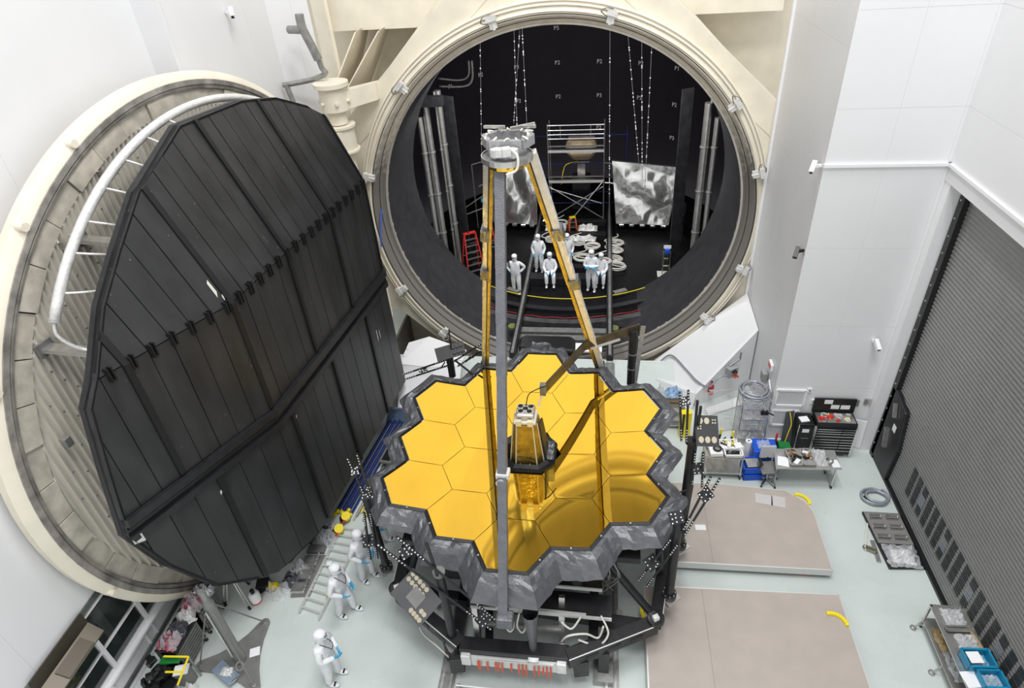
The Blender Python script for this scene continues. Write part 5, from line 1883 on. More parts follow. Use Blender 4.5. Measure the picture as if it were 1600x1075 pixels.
Z1 = .34
p1 = platform('tan board platform with one yellow handle, farther from the camera', [(3.05, -9.58), (6.90, -9.52), (6.90, -7.85), (6.78, -7.55), (6.35, -7.22), (4.6, -7.1), (3.05, -7.15)], Z1, 0, [(6.6, -7.62, -10)])
p2 = platform('tan board platform with two yellow handles, nearest the camera', [(2.52, -13.4), (6.88, -13.4), (6.86, -10.14), (2.55, -10.26)], Z1, 0, [(6.55, -10.88, 0), (2.72, -10.9, 120)])
for o, xs in ((p1, (4.2,)), (p2, (3.85,))):
    for x in xs:
        y0, y1 = (-9.55, -7.15) if o is p1 else (-13.38, -10.25)
        MB().box((x, (y0 + y1) / 2, Z1 + .001), (.008, y1 - y0, .003)).build('board_seam', mat('seam', (.26, .23, .21), .7), o)
for k, (x, y, sx, sy, rz, lab) in enumerate(((4.02, -8.55, .26, .16, .05, 'small clear bag with white card lying on the far platform'), (5.75, -7.55, .42, .32, -.15, 'sheet of frosted film taped on the far platform, left half'), (6.1, -7.6, .34, .34, -.2, 'sheet of frosted film taped on the far platform, right half'))):
    tag(MB().box((x, y, Z1 + .004), (sx, sy, .004), rz=rz).build('film_sheet', PAPER if k == 0 else mat('frost_film', (.55, .53, .52), .3), None), lab, 'sheet')
tag(MB().box((4.45, -6.83, .003), (.16, .12, .004), rz=.3).build('paper_scrap', PAPER), 'scrap of white paper on the floor by the loaded cart', 'paper')


def cart(label, x0, x1, y0, y1, zs, m=STEEL, grp=None, lip=0.03, name='utility_cart', cat='cart', castor=.06):
    t = thing(name, label, cat, ((x0 + x1) / 2, (y0 + y1) / 2, 0), 0, grp)
    for z in zs:
        s = MB().box(((x0 + x1) / 2, (y0 + y1) / 2, z - .015), (x1 - x0, y1 - y0, .03)).build('shelf', m, t)
        if lip:
            mb = MB()
            for a, b_ in (((x0, y0), (x1, y0)), ((x1, y0), (x1, y1)), ((x1, y1), (x0, y1)), ((x0, y1), (x0, y0))):
                mb.beam((*a, z + lip / 2 - .01), (*b_, z + lip / 2 - .01), .02, lip)
            mb.build('shelf_lip', m, s)
    for x in (x0 + .03, x1 - .03):
        for y in (y0 + .03, y1 - .03):
            l = MB().beam((x, y, 2 * castor), (x, y, max(zs)), .035, .035, (0, 1, 0)).build('leg', m, t)
            w = MB().cyl((x - .02, y, castor), (x + .02, y, castor), castor, n=12).build('castor', BLKPLASTIC, l, smooth=True)
    return t


def small_box(name, label, cat, c, s, m, rz=0.0, group=None, lid=None, bevel=.01):
    o = thing(name, label, cat, (c[0], c[1], c[2]), rz, group)
    MB().box((0, 0, s[2] / 2), s).build('body', m, o, local=True, bevel=bevel)
    if lid:
        MB().box((0, 0, s[2] + .012), (s[0] * 1.04, s[1] * 1.04, .03)).build('lid', lid, o, local=True, bevel=.008)
    return o


def tray_box(name, label, cat, c, s, m, rz=0.0, group=None, fill=None, seed=0):
    """open box with walls and something in it"""
    o = thing(name, label, cat, c, rz, group)
    w = .02
    MB().box((0, 0, .01), (s[0], s[1], .02)).build('bottom', m, o, local=True)
    mb = MB()
    for sx in (-1, 1):
        mb.box((sx * (s[0] / 2 - w / 2), 0, s[2] / 2), (w, s[1], s[2]))
        mb.box((0, sx * (s[1] / 2 - w / 2), s[2] / 2), (s[0], w, s[2]))
    mb.build('side_walls', m, o, local=True)
    mb = MB()
    for a, b_ in (((-1, -1), (1, -1)), ((1, -1), (1, 1)), ((1, 1), (-1, 1)), ((-1, 1), (-1, -1))):
        mb.beam((a[0] * s[0] / 2, a[1] * s[1] / 2, s[2]), (b_[0] * s[0] / 2, b_[1] * s[1] / 2, s[2]), .035, .02)
    mb.build('rim', m, o, local=True)
    if fill:
        crumple('contents', (0, 0, .03), s[0] * .8, s[1] * .8, s[2] * .8, fill, o, seed, 0, 8, True)
    return o


def bits(par, x0, x1, y0, y1, z, n, seed, mats, hmax=.1):
    """small loose tools lying on a surface, parts of the tray they belong to"""
    r = random.Random(seed)
    for k in range(n):
        x, y = r.uniform(x0, x1), r.uniform(y0, y1)
        m = mats[k % len(mats)]
        L = r.uniform(.08, .22)
        a = r.uniform(0, 3.14)
        kind = k % 3
        mb = MB()
        h = r.uniform(.02, hmax)
        if kind == 0:
            mb.box((x, y, z + h / 2), (L, L * .5, h), rz=a)
        elif kind == 1:
            mb.cyl((x, y, z + .02), (x + L * math.cos(a), y + L * math.sin(a), z + .025), .018, n=7)
        else:
            mb.tube([(x + L * .4 * math.cos(q * .5), y + L * .4 * math.sin(q * .5), z + .015 + .001 * q) for q in range(26)], .008, 4)
        mb.build('small_part', m, par)


# --- tool chest with open lid
tc = thing('tool_chest', 'wide black rolling tool chest with silver drawer pulls and open lid', 'tool chest', (7.92, -5.38, 0))
CX0, CX1, CY0, CY1 = 7.40, 8.46, -5.62, -5.14
MB().box(((CX0 + CX1) / 2, (CY0 + CY1) / 2, .64), (CX1 - CX0, CY1 - CY0, 1.08)).build('cabinet', BLKPLASTIC, tc, bevel=.015)
rows_ = [1.12, 1.04, .96, .86, .74, .64, .54, .44, .32, .2]
for i in range(len(rows_) - 1):
    zt, zb = rows_[i] - .008, rows_[i + 1] + .008
    spans = ((CX0 + .03, CX0 + .68), (CX0 + .70, CX1 - .03)) if i in (0, 1, 2, 4, 5, 6, 7) else ((CX0 + .03, CX1 - .03),)
    for a, b_ in spans:
        d = MB().box(((a + b_) / 2, CY0 - .012, (zt + zb) / 2), (b_ - a, .03, zt - zb)).build('drawer', BLACK, tc)
        MB().box(((a + b_) / 2, CY0 - .035, zt - .012), (b_ - a, .025, .018)).build('drawer_pull', CHROME, d)
for x in (CX0, CX1):
    MB().box((x, CY0 - .01, .65), (.03, .04, 1.1)).build('corner_post', CHROME, tc)
top = MB().box(((CX0 + CX1) / 2, (CY0 + CY1) / 2, 1.23), (CX1 - CX0, CY1 - CY0, .1)).build('top_tray', BLKPLASTIC, tc)
MB().box(((CX0 + CX1) / 2, (CY0 + CY1) / 2, 1.285), (CX1 - CX0 - .08, CY1 - CY0 - .08, .01)).build('tray_liner', STEEL, top)
bits(tc, CX0 + .1, CX1 - .15, CY0 + .1, CY1 - .1, 1.29, 16, 5, [PLASTIC, STEEL, PAPER, RED, YELLOW, DSTEEL], .07)
lid = MB().box(((CX0 + CX1) / 2, CY1 + .02, 1.52), (CX1 - CX0 + .05, .05, .48)).build('lid', BLKPLASTIC, tc, bevel=.01)
for x, w, z in ((7.75, .22, 1.66), (7.95, .22, 1.48), (8.22, .24, 1.48)):
    MB().box((x, CY1 - .012, z), (w, .005, .14)).build('notice', PAPER, lid)
MB().tube([(CX1 + .03, -5.5, 1.0), (CX1 + .1, -5.5, 1.0), (CX1 + .1, -5.25, 1.0), (CX1 + .03, -5.25, 1.0)], .015, 6).build('side_handle', CHROME, tc)
for x in (CX0 + .1, CX1 - .1):
    for y in (CY0 + .08, CY1 - .08):
        MB().cyl((x - .02, y, .055), (x + .02, y, .055), .055, n=12).build('castor', DSTEEL, tc, smooth=True)
sc2 = thing('side_locker', 'narrow black locker with papers on top beside the tool chest', 'locker', (7.15, -5.35, 0))
MB().box((7.16, -5.36, .62), (.40, .50, 1.16)).build('cabinet', BLKPLASTIC, sc2, bevel=.015)
dd = MB().box((7.16, -5.625, .62), (.36, .02, 1.05)).build('door', BLACK, sc2)
MB().box((7.16, -5.64, .72), (.2, .012, .02)).build('door_slot', CHROME, dd)
MB().box((7.14, -5.64, 1.0), (.18, .006, .12)).build('door_sticker', PAPER, dd)
for x in (6.95, 7.37):
    MB().box((x, -5.62, .62), (.02, .03, 1.16)).build('corner_post', CHROME, sc2)
tag(MB().box((7.12, -5.4, 1.215), (.24, .2, .03), rz=.2).build('paper_stack', PAPER), 'stack of white papers on the narrow black locker', 'paper')
lp = thing('leaning_panel', 'dark sheet leaning on the wall with a yellow cord over it', 'sheet', (6.82, -5.3, 0))
MB().prism([(6.62, -5.5, .01), (6.90, -5.5, .01), (6.92, -5.12, 1.25), (6.72, -5.12, 1.2)], (0, .03, .01)).build('sheet', mat('dark_sheet', (.05, .055, .065), .4), lp)
MB().tube(smooth_path([(6.80, -5.14, 1.22), (6.86, -5.28, .9), (6.80, -5.36, .6), (6.74, -5.44, .3)], 5), .014, 5).build('cord', YELLOW, lp)
tag(MB().prism([(8.56, -5.14, .02), (9.02, -5.3, .02), (9.02, -5.22, 1.0), (8.58, -5.10, 1.0)], (0, .02, .005)).build('white_board', WTRIM), 'plain white board leaning between tool chest and shutter track', 'board')
for k, (x, z, m, lab) in enumerate(((8.48, 1.58, GREYP, 'dark grey switch cover on the alcove wall above the tool chest'), (8.79, 1.64, STEEL, 'shiny steel plate on the alcove wall near the shutter'), (7.36, 1.60, WTRIM, 'white outlet box on the wall above the narrow locker'), (7.2, 2.0, WTRIM, 'small white sensor on the alcove wall above the upper grille'))):
    o = thing('wall_plate', lab, 'plate', (x, -5.06, z))
    MB().box((x, -5.075, z), (.2 if k < 2 else .12, .04, .22 if k < 2 else .16)).build('cover', m, o, bevel=.008)
    MB().cyl((x, -5.095, z), (x, -5.11, z), .025, n=10).build('knob', DSTEEL, o)

# --- steel table with trays
tb = thing('steel_table', 'stainless table with cable trays in front of the tool chest', 'table', (6.98, -6.48, 0))
MB().prism([(6.12, -6.88, .76), (7.80, -6.80, .76), (7.80, -6.12, .76), (6.22, -6.16, .76)], (0, 0, .03)).build('tabletop', STEEL, tb)
for x in (6.2, 7.68):
    for y in (-6.76, -6.24):
        l = MB().beam((x, y, .1), (x, y, .76), .04, .04, (0, 1, 0)).build('leg', STEEL, tb)
        MB().cyl((x - .02, y, .05), (x + .02, y, .05), .05, n=12).build('castor', BLKPLASTIC, l, smooth=True)
MB().beam((7.68, -6.76, .12), (7.68, -6.24, .12), .03, .03).build('stretcher', STEEL, tb)
for k, (x, y, lab) in enumerate(((6.66, -6.48, 'shallow tray of black cables and fittings, left on the steel table'), (7.0, -6.46, 'shallow tray of brass fittings, middle of the steel table'))):
    o = tray_box('parts_tray', lab, 'tray', (x, y, .79), (.30, .56, .06), STEEL, .06, 'parts trays on the steel table')
    bits(o, x - .10, x + .10, y - .22, y + .22, .815, 15, 50 + k, [BLKPLASTIC, PAPER, mat('copper', (.45, .28, .1), .4, .8), STEEL, BLKPLASTIC], .06)
tag(crumple('plastic_bag', (7.33, -6.42, .79), .36, .58, .16, PLASTIC, None, 61), 'clear plastic bag on the steel table', 'bag')
tag(MB().box((6.36, -6.62, .796), (.28, .34, .006), rz=-.2).build('paper_sheet', PAPER), 'white paper sheet at the left end of the steel table', 'paper')
tag(MB().box((7.68, -6.62, .796), (.2, .26, .006), rz=.1).build('paper_sheet', PAPER), 'white paper sheet at the right end of the steel table', 'paper')
cc = MB()
cc.tube([(7.55 + .09 * math.cos(q * .5), -6.55 + .09 * math.sin(q * .5), .80 + .0012 * q) for q in range(50)], .012, 5)
tag(cc.build('cable_coil', DSTEEL), 'small dark cable coil on the steel table near its right end', 'cable')

# --- office chair
oc = thing('office_chair', 'grey swivel office chair with black arms by the blue crates', 'chair', (6.04, -6.62, 0))
MB().cyl((6.04, -6.62, .12), (6.04, -6.62, .46), .03, n=10).build('gas_post', CHROME, oc)
for k in range(5):
    a = k * 2 * math.pi / 5 + .3
    e = (6.04 + .3 * math.cos(a), -6.62 + .3 * math.sin(a), .09)
    l = MB().beam((6.04, -6.62, .13), e, .045, .03).build('base_spoke', CHROME, oc)
    MB().cyl((e[0] - .02, e[1], .032), (e[0] + .02, e[1], .032), .032, n=10).build('castor', BLKPLASTIC, l, smooth=True)
MB().box((6.02, -6.6, .5), (.46, .44, .08), rz=.15).build('seat', GREYCAST, oc, bevel=.03)
MB().prism([(5.82, -6.38, .62), (6.26, -6.34, .62), (6.24, -6.28, 1.0), (5.84, -6.32, 1.0)], (0, .06, .0)).build('backrest', mat('pale_grey', (.45, .46, .48), .6), oc, bevel=.02)
MB().beam((6.05, -6.4, .5), (6.04, -6.32, .7), .06, .03).build('back_bracket', BLKPLASTIC, oc)
for x in (5.8, 6.3):
    MB().beam((x, -6.6, .5), (x, -6.6, .68), .04, .04, (0, 1, 0)).build('arm_post', BLKPLASTIC, oc)
    MB().box((x, -6.58, .70), (.08, .28, .04), rz=.15).build('armrest', BLKPLASTIC, oc, bevel=.015)

# --- blue crates and neighbours
c1 = tray_box('blue_crate', 'blue plastic crate at the bottom of the stack of two', 'crate', (5.66, -6.42, 0.0), (.52, .42, .2), BLUEBIN, .1, 'blue crates')
c2 = tray_box('blue_crate', 'blue plastic crate on top of the stack, holding a metal-lidded case', 'crate', (5.66, -6.40, .22), (.52, .42, .22), BLUEBIN, .1, 'blue crates')
small_box('metal_case', 'flat case with a shiny lid in the upper blue crate', 'case', (5.68, -6.38, .27), (.36, .3, .15), STEEL, .1, None, mat('film_lid', (.6, .58, .55), .2, .6))
small_box('blue_bin', 'large blue lidded bin beside the white roll', 'bin', (6.05, -5.92, 0), (.62, .5, .62), BLUEBIN, .02, None, BLUEBIN, .03)
tag(crumple('plastic_bag', (6.03, -5.9, .66), .34, .3, .14, PLASTIC, None, 66), 'pinkish clear bag on the large blue bin', 'bag')
wr_ = thing('film_roll', 'upright white roll of sheeting between crates and wire shelves', 'roll', (5.62, -5.86, 0))
MB().cyl((5.62, -5.86, 0.01), (5.62, -5.86, .75), .085, n=20).build('roll', DOT, wr_, smooth=True)
MB().cyl((5.62, -5.86, .75), (5.62, -5.86, .755), .035, n=14).build('core', GREYP, wr_)
bt = thing('red_bottle', 'dark bottle with red neck behind the large blue bin', 'bottle', (6.42, -5.62, 0))
MB().lathe([(.0, 0), (.075, 0), (.075, .45), (.03, .6), (.03, .62)], (6.42, -5.62, 0.0), (0, 0, 1), 14).build('body', BLKPLASTIC, bt, smooth=True)
MB().lathe([(.032, .6), (.03, .85), (0, .87)], (6.42, -5.62, 0.0), (0, 0, 1), 12).build('neck', RED, bt, smooth=True)
gb = thing('green_bin', 'small green plastic bin leaning by the locker', 'bin', (6.62, -5.78, 0))
MB().prism([(6.45, -5.95, .01), (6.82, -5.95, .01), (6.82, -5.75, .45), (6.5, -5.75, .48)], (0, .2, 0)).build('shell', GREEN, gb)
MB().beam((6.45, -5.96, .02), (6.82, -5.96, .02), .02, .03).build('rim', GREEN, gb)

# --- loaded cart left of the crates
ct = cart('grey cart loaded with white boxes and tools behind the right masts', 4.36, 5.36, -6.62, -5.95, (.22, .80), STEEL)
tray_box('white_box', 'white open box with a black lens on the loaded cart', 'box', (4.56, -6.12, .83), (.32, .32, .18), DOT, .1, None, BLKPLASTIC, 71)
small_box('white_appliance', 'white appliance with a round black top on the loaded cart', 'appliance', (4.62, -6.45, .83), (.34, .3, .12), DOT, .1)
o = thing('black_ring', 'round black rim on the white appliance', 'ring', (4.66, -6.42, .96))
MB().lathe([(.08, 0), (.08, .04), (.12, .04), (.12, 0)], (4.66, -6.42, .955), (0, 0, 1), 20).build('ring', BLKPLASTIC, o)
MB().cyl((4.66, -6.42, .956), (4.66, -6.42, .96), .085, n=20).build('grille', DSTEEL, o)
tray_box('white_tray', 'low white tray of black tools on the front of the loaded cart', 'tray', (5.08, -6.48, .83), (.46, .26, .1), DOT, .05, None, BLKPLASTIC, 73)
o = tray_box('tool_tray', 'tray of yellow and black hand tools on the loaded cart', 'tray', (5.0, -6.14, .83), (.5, .3, .06), PAPER, .1)
bits(o, 4.8, 5.2, -6.25, -6.03, .86, 14, 74, [BLKPLASTIC, YELLOW, DSTEEL, PAPER, BLKPLASTIC], .1)
tag(MB().box((5.24, -6.25, .95), (.2, .2, .01), rz=.3).build('paper_sheet', PAPER), 'white sheet lying over tools at the right end of the loaded cart', 'paper')
for k, y in enumerate((-5.86, -5.80, -5.88)):
    o = thing('hazard_bar', 'yellow and black striped bar behind the loaded cart, %s' % ['left', 'middle', 'right'][k], 'bar', (4.5 + .3 * k, y, 0), 0, 'striped bars')
    x = 4.5 + .3 * k
    for q in range(6):
        MB().beam((x - .06 + .02 * q, y, .02 + .18 * q), (x - .04 + .02 * q, y, .20 + .18 * q), .05, .05, (0, 1, 0)).build('band', YELLOW if q % 2 else BLKPLASTIC, o)

# --- wire shelf rack with a big cable coil on top, wire mesh fence
rk = thing('wire_rack', 'wire shelving rack wrapped in film beside the pier', 'rack', (5.82, -4.98, 0))
RX0, RX1, RY0, RY1 = 5.45, 6.2, -5.3, -4.65
for x in (RX0, RX1):
    for y in (RY0, RY1):
        MB().cyl((x, y, 0), (x, y, 1.75), .018, n=8).build('post', CHROME, rk)
for z in (.15, .55, .95, 1.35, 1.7):
    mb = MB()
    for k in range(12):
        y = RY0 + (RY1 - RY0) * k / 11
        mb.beam((RX0, y, z), (RX1, y, z), .008, .008)
    for k in range(3):
        x = RX0 + (RX1 - RX0) * k / 2
        mb.beam((x, RY0, z), (x, RY1, z), .014, .02)
    s = mb.build('wire_shelf', CHROME, rk)
mb = MB()
for k in range(16):
    z = .1 + k * .1
    mb.beam((RX0, RY0 - .01, z), (RX1, RY0 - .01, z), .006, .006)
for k in range(14):
    x = RX0 + (RX1 - RX0) * k / 13
    mb.beam((x, RY0 - .01, .05), (x, RY0 - .01, 1.7), .005, .005, (0, 1, 0))
    mb.beam((RX0 - .01, RY0 + (RY1 - RY0) * k / 13, .05), (RX0 - .01, RY0 + (RY1 - RY0) * k / 13, 1.7), .005, .005, (1, 0, 0))
stuff(mb.build('mesh_side', STEEL, rk))
for k, (z, lab) in enumerate(((.17, 'lowest'), (.57, 'second lowest'), (.97, 'middle'), (1.37, 'upper'))):
    tag(crumple('wrapped_bundle', (5.82, -4.98, z), .6, .5, .26, PLASTIC if k % 2 else WFOIL, None, 80 + k), 'film-wrapped bundle on the %s shelf of the wire rack' % lab, 'bundle', 'bundles on the wire rack')
co_ = thing('hose_coil', 'large coil of silver-grey hose on top of the wire rack', 'hose', (5.80, -4.95, 1.72))
pts = []
rr = random.Random(90)
for q in range(110):
    a = q * .3
    R = .34 + .05 * math.sin(q * .11) + rr.uniform(-.012, .012)
    pts.append((5.80 + R * math.cos(a) * 1.08, -4.95 + R * math.sin(a), 1.76 + .0011 * q + rr.uniform(0, .015)))
MB().tube(pts, .03, 6).build('hose', CABLEG, co_, smooth='all')
for a in (.4, 1.9, 3.6, 5.0):
    c_ = Vector((5.80 + .36 * math.cos(a), -4.95 + .34 * math.sin(a), 1.82))
    MB().cyl(c_ - Vector((-math.sin(a), math.cos(a), 0)) * .03, c_ + Vector((-math.sin(a), math.cos(a), 0)) * .03, .09, n=10).build('tie', STEEL, co_)
bt = thing('black_tool', 'black clamp tool hanging on the front of the wire rack', 'tool', (6.05, -5.34, 1.35))
MB().box((6.05, -5.36, 1.35), (.2, .07, .1)).build('body', BLKPLASTIC, bt)
MB().beam((6.12, -5.36, 1.38), (6.3, -5.38, 1.3), .03, .03).build('lever', BLKPLASTIC, bt)
for x in (5.99, 6.10):
    MB().beam((x, -5.36, 1.38), (x, -5.36, 1.48), .02, .02, (0, 1, 0)).build('prong', BLKPLASTIC, bt)
wf = thing('mesh_fence', 'pale wire mesh fence panel left of the wire rack', 'fence', (4.9, -4.6, 0))
mb = MB()
for k in range(30):
    x = 4.55 + k * .03
    mb.beam((x, -4.95 + .25 * k / 30, .02), (x, -4.5 + .3 * k / 30, 1.25), .006, .006, (0, 1, 0))
stuff(mb.build('wires', mat('pale_wire', (.62, .62, .62), .4, .3), wf))
for z, y in ((.05, -4.95), (.65, -4.72), (1.25, -4.5)):
    MB().beam((4.55, y, z), (5.45, y + .27, z), .014, .014).build('frame_bar', MATS['pale_wire'], wf)
tag(MB().box((5.18, -4.95, .72), (.16, .01, .14)).build('notice_card', PAPER), 'white card with yellow edge hung on the wire mesh fence', 'card')

bc = MB()
bc.tube(smooth_path([(-5.93, -.32, 5.35), (-6.0, -.5, 4.9), (-6.05, -.62, 4.5), (-6.08, -.62, 4.1)], 5), .03, 6)
tag(bc.build('blue_rope', mat('blue_rope', (.06, .12, .5), .6)), 'short blue rope tied to the left side of the chamber ring', 'rope')
# --- wall items
fe = thing('fire_extinguisher', 'red fire extinguisher on the wall below the white sloping cover', 'extinguisher', (4.92, -3.5, .38))
MB().lathe([(0, 0), (.075, 0), (.08, .04), (.08, .32), (.05, .40), (.025, .43), (0, .43)], (4.92, -3.52, .40), (0, 0, 1), 16).build('cylinder', RED, fe, smooth=True)
MB().cyl((4.92, -3.52, .56), (4.92, -3.52, .63), .082, n=16).build('label_band', PAPER, fe)
MB().box((4.92, -3.52, .86), (.05, .12, .05)).build('valve', BLKPLASTIC, fe)
MB().tube(smooth_path([(4.92, -3.56, .84), (4.83, -3.6, .75), (4.82, -3.58, .55)], 5), .014, 6).build('hose', BLKPLASTIC, fe)
MB().box((4.92, -3.42, .6), (.05, .06, .3)).build('bracket', DSTEEL, fe)
eb = thing('control_box', 'grey electrical control box with orange buttons on the wall by the cover', 'box', (5.5, -3.3, 1.0))
MB().box((5.5, -3.33, 1.18), (.34, .2, .34), rz=.55).build('housing', mat('box_grey', (.32, .34, .34), .5), eb, bevel=.015)
for x, z, m in ((5.44, 1.26, BLKPLASTIC), (5.58, 1.10, ORANGE), (5.50, 1.08, ORANGE), (5.52, 1.28, BLKPLASTIC)):
    MB().cyl((x + .05, -3.40, z), (x + .09, -3.50, z), .035, n=12).build('button', m, eb)
MB().cyl((5.42, -3.3, 1.36), (5.75, -3.1, 1.5), .03, n=8).build('conduit', DSTEEL, eb)
MB().cyl((5.75, -3.1, 1.5), (5.75, -3.1, 1.75), .03, n=8).build('conduit', DSTEEL, eb)
hs = MB()
hs.tube(smooth_path([(3.38, -1.15, -.5), (3.9, -1.08, .02), (4.28, -2.31, .40), (4.5, -3.2, .66), (4.78, -3.72, .86), (5.08, -3.62, 1.16), (5.34, -3.52, 1.18)], 7), .03, 6)
tag(hs.build('silver_hose', CABLEG, smooth='all'), 'silver braided hose draped over the white sloping cover', 'hose')
ex = thing('exit_sign', 'small white sign with red face high on the pier wall', 'sign', (6.26, -4.44, 2.3))
MB().box((6.25, -4.46, 2.35), (.08, .3, .22)).build('housing', WTRIM, ex, bevel=.01)
MB().box((6.205, -4.46, 2.35), (.006, .24, .12)).build('face', REDLED, ex)
pb = thing('panel_board', 'white board and grey box fixed to the pier wall behind the wire rack', 'board', (6.25, -4.3, 1.2))
MB().prism([(6.27, -4.75, .9), (6.27, -4.55, 1.9), (6.27, -4.9, 1.75), (6.27, -5.0, .9)], (-.03, 0, 0)).build('board', WTRIM, pb)
MB().box((6.2, -4.2, 1.75), (.14, .25, .3)).build('grey_box', mat('box_grey', (.32, .34, .34), .5), pb)


def wall_cam(label, p, d, up=(0, 0, 1), m=WTRIM):
    t = thing('security_camera', label, 'camera', p, 0, 'wall cameras')
    p, d = Vector(p), Vector(d).normalized()
    MB().beam(p, p + d * .14, .06, .06).build('bracket', m, t)
    q = p + d * .18
    a = Vector((d.x * .3, d.y * .3 - .5, -.45)).normalized()
    MB().beam(q - a * .12, q + a * .18, .1, .11).build('housing', m, t)
    MB().cyl(q + a * .18, q + a * .19, .035, n=10).build('lens', BLKPLASTIC, t)


wall_cam('white security camera high at the edge of the pier wall', (6.29, -4.9, 8.42), (-1, -.2, 0))
wall_cam('black camera with white mount lower on the pier edge', (6.29, -4.95, 6.3), (-1, -.3, 0), m=BLKPLASTIC)
wall_cam('white security camera in the middle of the alcove wall', (8.42, -5.06, 3.75), (0.3, -1, 0))
wall_cam('white security camera on the wall at the top left', (-7.88, -3.0, 11.9), (1, -.2, 0))

# --- floor by the shutter: hose coil, tool tray, bench
co_ = thing('floor_hose_coil', 'coil of grey cable on the floor near the shutter', 'cable', (8.72, -7.05, 0))
pts = []
rr = random.Random(91)
for q in range(80):
    a = q * .33
    R = .27 + .05 * math.sin(q * .17) + rr.uniform(-.012, .012)
    pts.append((8.72 + R * math.cos(a) * 1.1, -7.05 + R * math.sin(a) * .85, .035 + .0011 * q))
MB().tube(pts, .032, 6).build('cable', CABLEG, co_, smooth='all')
MB().box((8.42, -7.1, .05), (.08, .12, .06)).build('plug', BLKPLASTIC, co_)
ft = thing('tool_tray', 'large black foam tray of steel tools on the floor by the shutter', 'tray', (8.7, -8.3, 0), 0)
MB().prism([(8.22, -7.55, .01), (9.12, -7.55, .01), (9.14, -9.12, .01), (8.32, -9.18, .01)], (0, 0, .07)).build('foam_base', BLKPLASTIC, ft, bevel=.02)
MB().prism([(8.25, -7.58, .08), (9.1, -7.58, .08), (9.11, -8.5, .08), (8.3, -8.5, .08)], (0, 0, .01)).build('liner', mat('tray_liner', (.30, .29, .27), .3, .3), ft)
for i in range(3):
    for j in range(2):
        x, y = 8.47 + .4 * j, -7.72 - .3 * i
        pts = [(x - .15, y - .05, .12), (x + .13, y - .05, .12), (x + .15, y, .12), (x + .13, y + .05, .12), (x - .15, y + .05, .12)]
        MB().tube(pts, .02, 6, True).build('clevis', CHROME, ft)
        MB().cyl((x + .13, y, .1), (x + .2, y, .1), .03, n=10).build('pin', STEEL, ft)
tag(crumple('plastic_bag', (8.72, -8.83, .085), .74, .62, .22, PLASTIC, None, 95), 'clear plastic bag of white parts on the black foam tray', 'bag')
tag(crumple('white_cloth', (8.72, -8.85, .085), .5, .4, .12, WFOIL, None, 96), 'bundle of white parts under the clear bag on the foam tray', 'bundle')
sh_ = thing('shackle_set', 'steel shackles and a slat lying left of the black foam tray', 'shackles', (8.1, -8.6, 0))
MB().beam((8.2, -8.4, .03), (8.16, -9.0, .03), .1, .03).build('slat', STEEL, sh_)
MB().tube(smooth_path([(8.25, -7.9, .05), (8.12, -8.2, .08), (8.0, -8.5, .05), (7.95, -8.7, .04)], 5), .02, 6).build('sling', CABLEW, sh_)
for k in range(4):
    MB().tube([(7.98 + .06 * math.cos(q) + .05 * k, -8.62 + .06 * math.sin(q) - .03 * k, .05 + .01 * k) for q in [i * .8 for i in range(8)]], .018, 5, True).build('shackle', mat('brass_tone', (.4, .36, .26), .35, .8), sh_)
bn = cart('steel bench with lower shelf at the right edge under the shutter slots', 8.46, 9.12, -13.2, -10.52, (.30, .82), STEEL, None, 0, 'steel_bench', 'bench', .03)
for y in (-10.6, -11.55):
    MB().beam((8.46, y, .32), (8.34, y, .04), .03, .03).build('outrigger', STEEL, bn)
    MB().lathe([(.04, .0), (.04, .03), (.065, .03), (.065, 0)], (8.32, y, .005), (0, 0, 1), 14).build('foot_ring', STEEL, bn)
tag(crumple('plastic_bag', (8.8, -10.82, .83), .42, .42, .14, PLASTIC, None, 97), 'clear plastic bag at the far end of the steel bench', 'bag')
tag(crumple('plastic_bag', (8.86, -11.32, .83), .4, .34, .14, PLASTIC, None, 98), 'clear plastic bag of tools behind the turquoise crate', 'bag')
b = thing('wood_stick', 'long wooden stick lying along the steel bench', 'stick', (9.02, -11.25, .84))
MB().beam((8.98, -10.98, .86), (9.08, -11.6, .86), .05, .04).build('stick', mat('wood', (.38, .26, .13), .6, var=.2, vscale=8), b)
MB().box((9.0, -11.05, .87), (.06, .03, .05)).build('stop', DSTEEL, b)
tray_box('dark_tray', 'dark tray on the steel bench near the wooden stick', 'tray', (8.8, -11.06, .83), (.5, .1, .05), DSTEEL, .05)
tray_box('turquoise_crate', 'turquoise open crate with papers, the farther of two on the steel bench', 'crate', (8.82, -11.72, .83), (.5, .34, .2), TEALBIN, .05, 'turquoise crates', PLASTIC, 99)
tag(MB().box((8.74, -11.72, 1.035), (.24, .22, .008), rz=.1).build('paper_sheet', PAPER), 'white printed sheet in the farther turquoise crate', 'paper')
tray_box('turquoise_crate', 'turquoise open crate with bags, the nearer of two on the steel bench', 'crate', (8.92, -12.08, .83), (.42, .32, .16), TEALBIN, .05, 'turquoise crates', PLASTIC, 100)
tag(MB().box((8.6, -12.05, .84), (.3, .3, .01), rz=.15).build('paper_sheet', PAPER), 'white paper sheet at the near end of the steel bench', 'paper')
tag(crumple('bronze_wrap', (8.68, -11.0, .31), .3, .5, .12, mat('bronze_bag', (.4, .3, .15), .5, .3), None, 101), 'brownish bag on the lower shelf of the steel bench', 'bag')
tag(crumple('plastic_bag', (8.72, -11.55, .31), .35, .6, .14, PLASTIC, None, 102), 'clear bag on the lower shelf of the steel bench', 'bag')

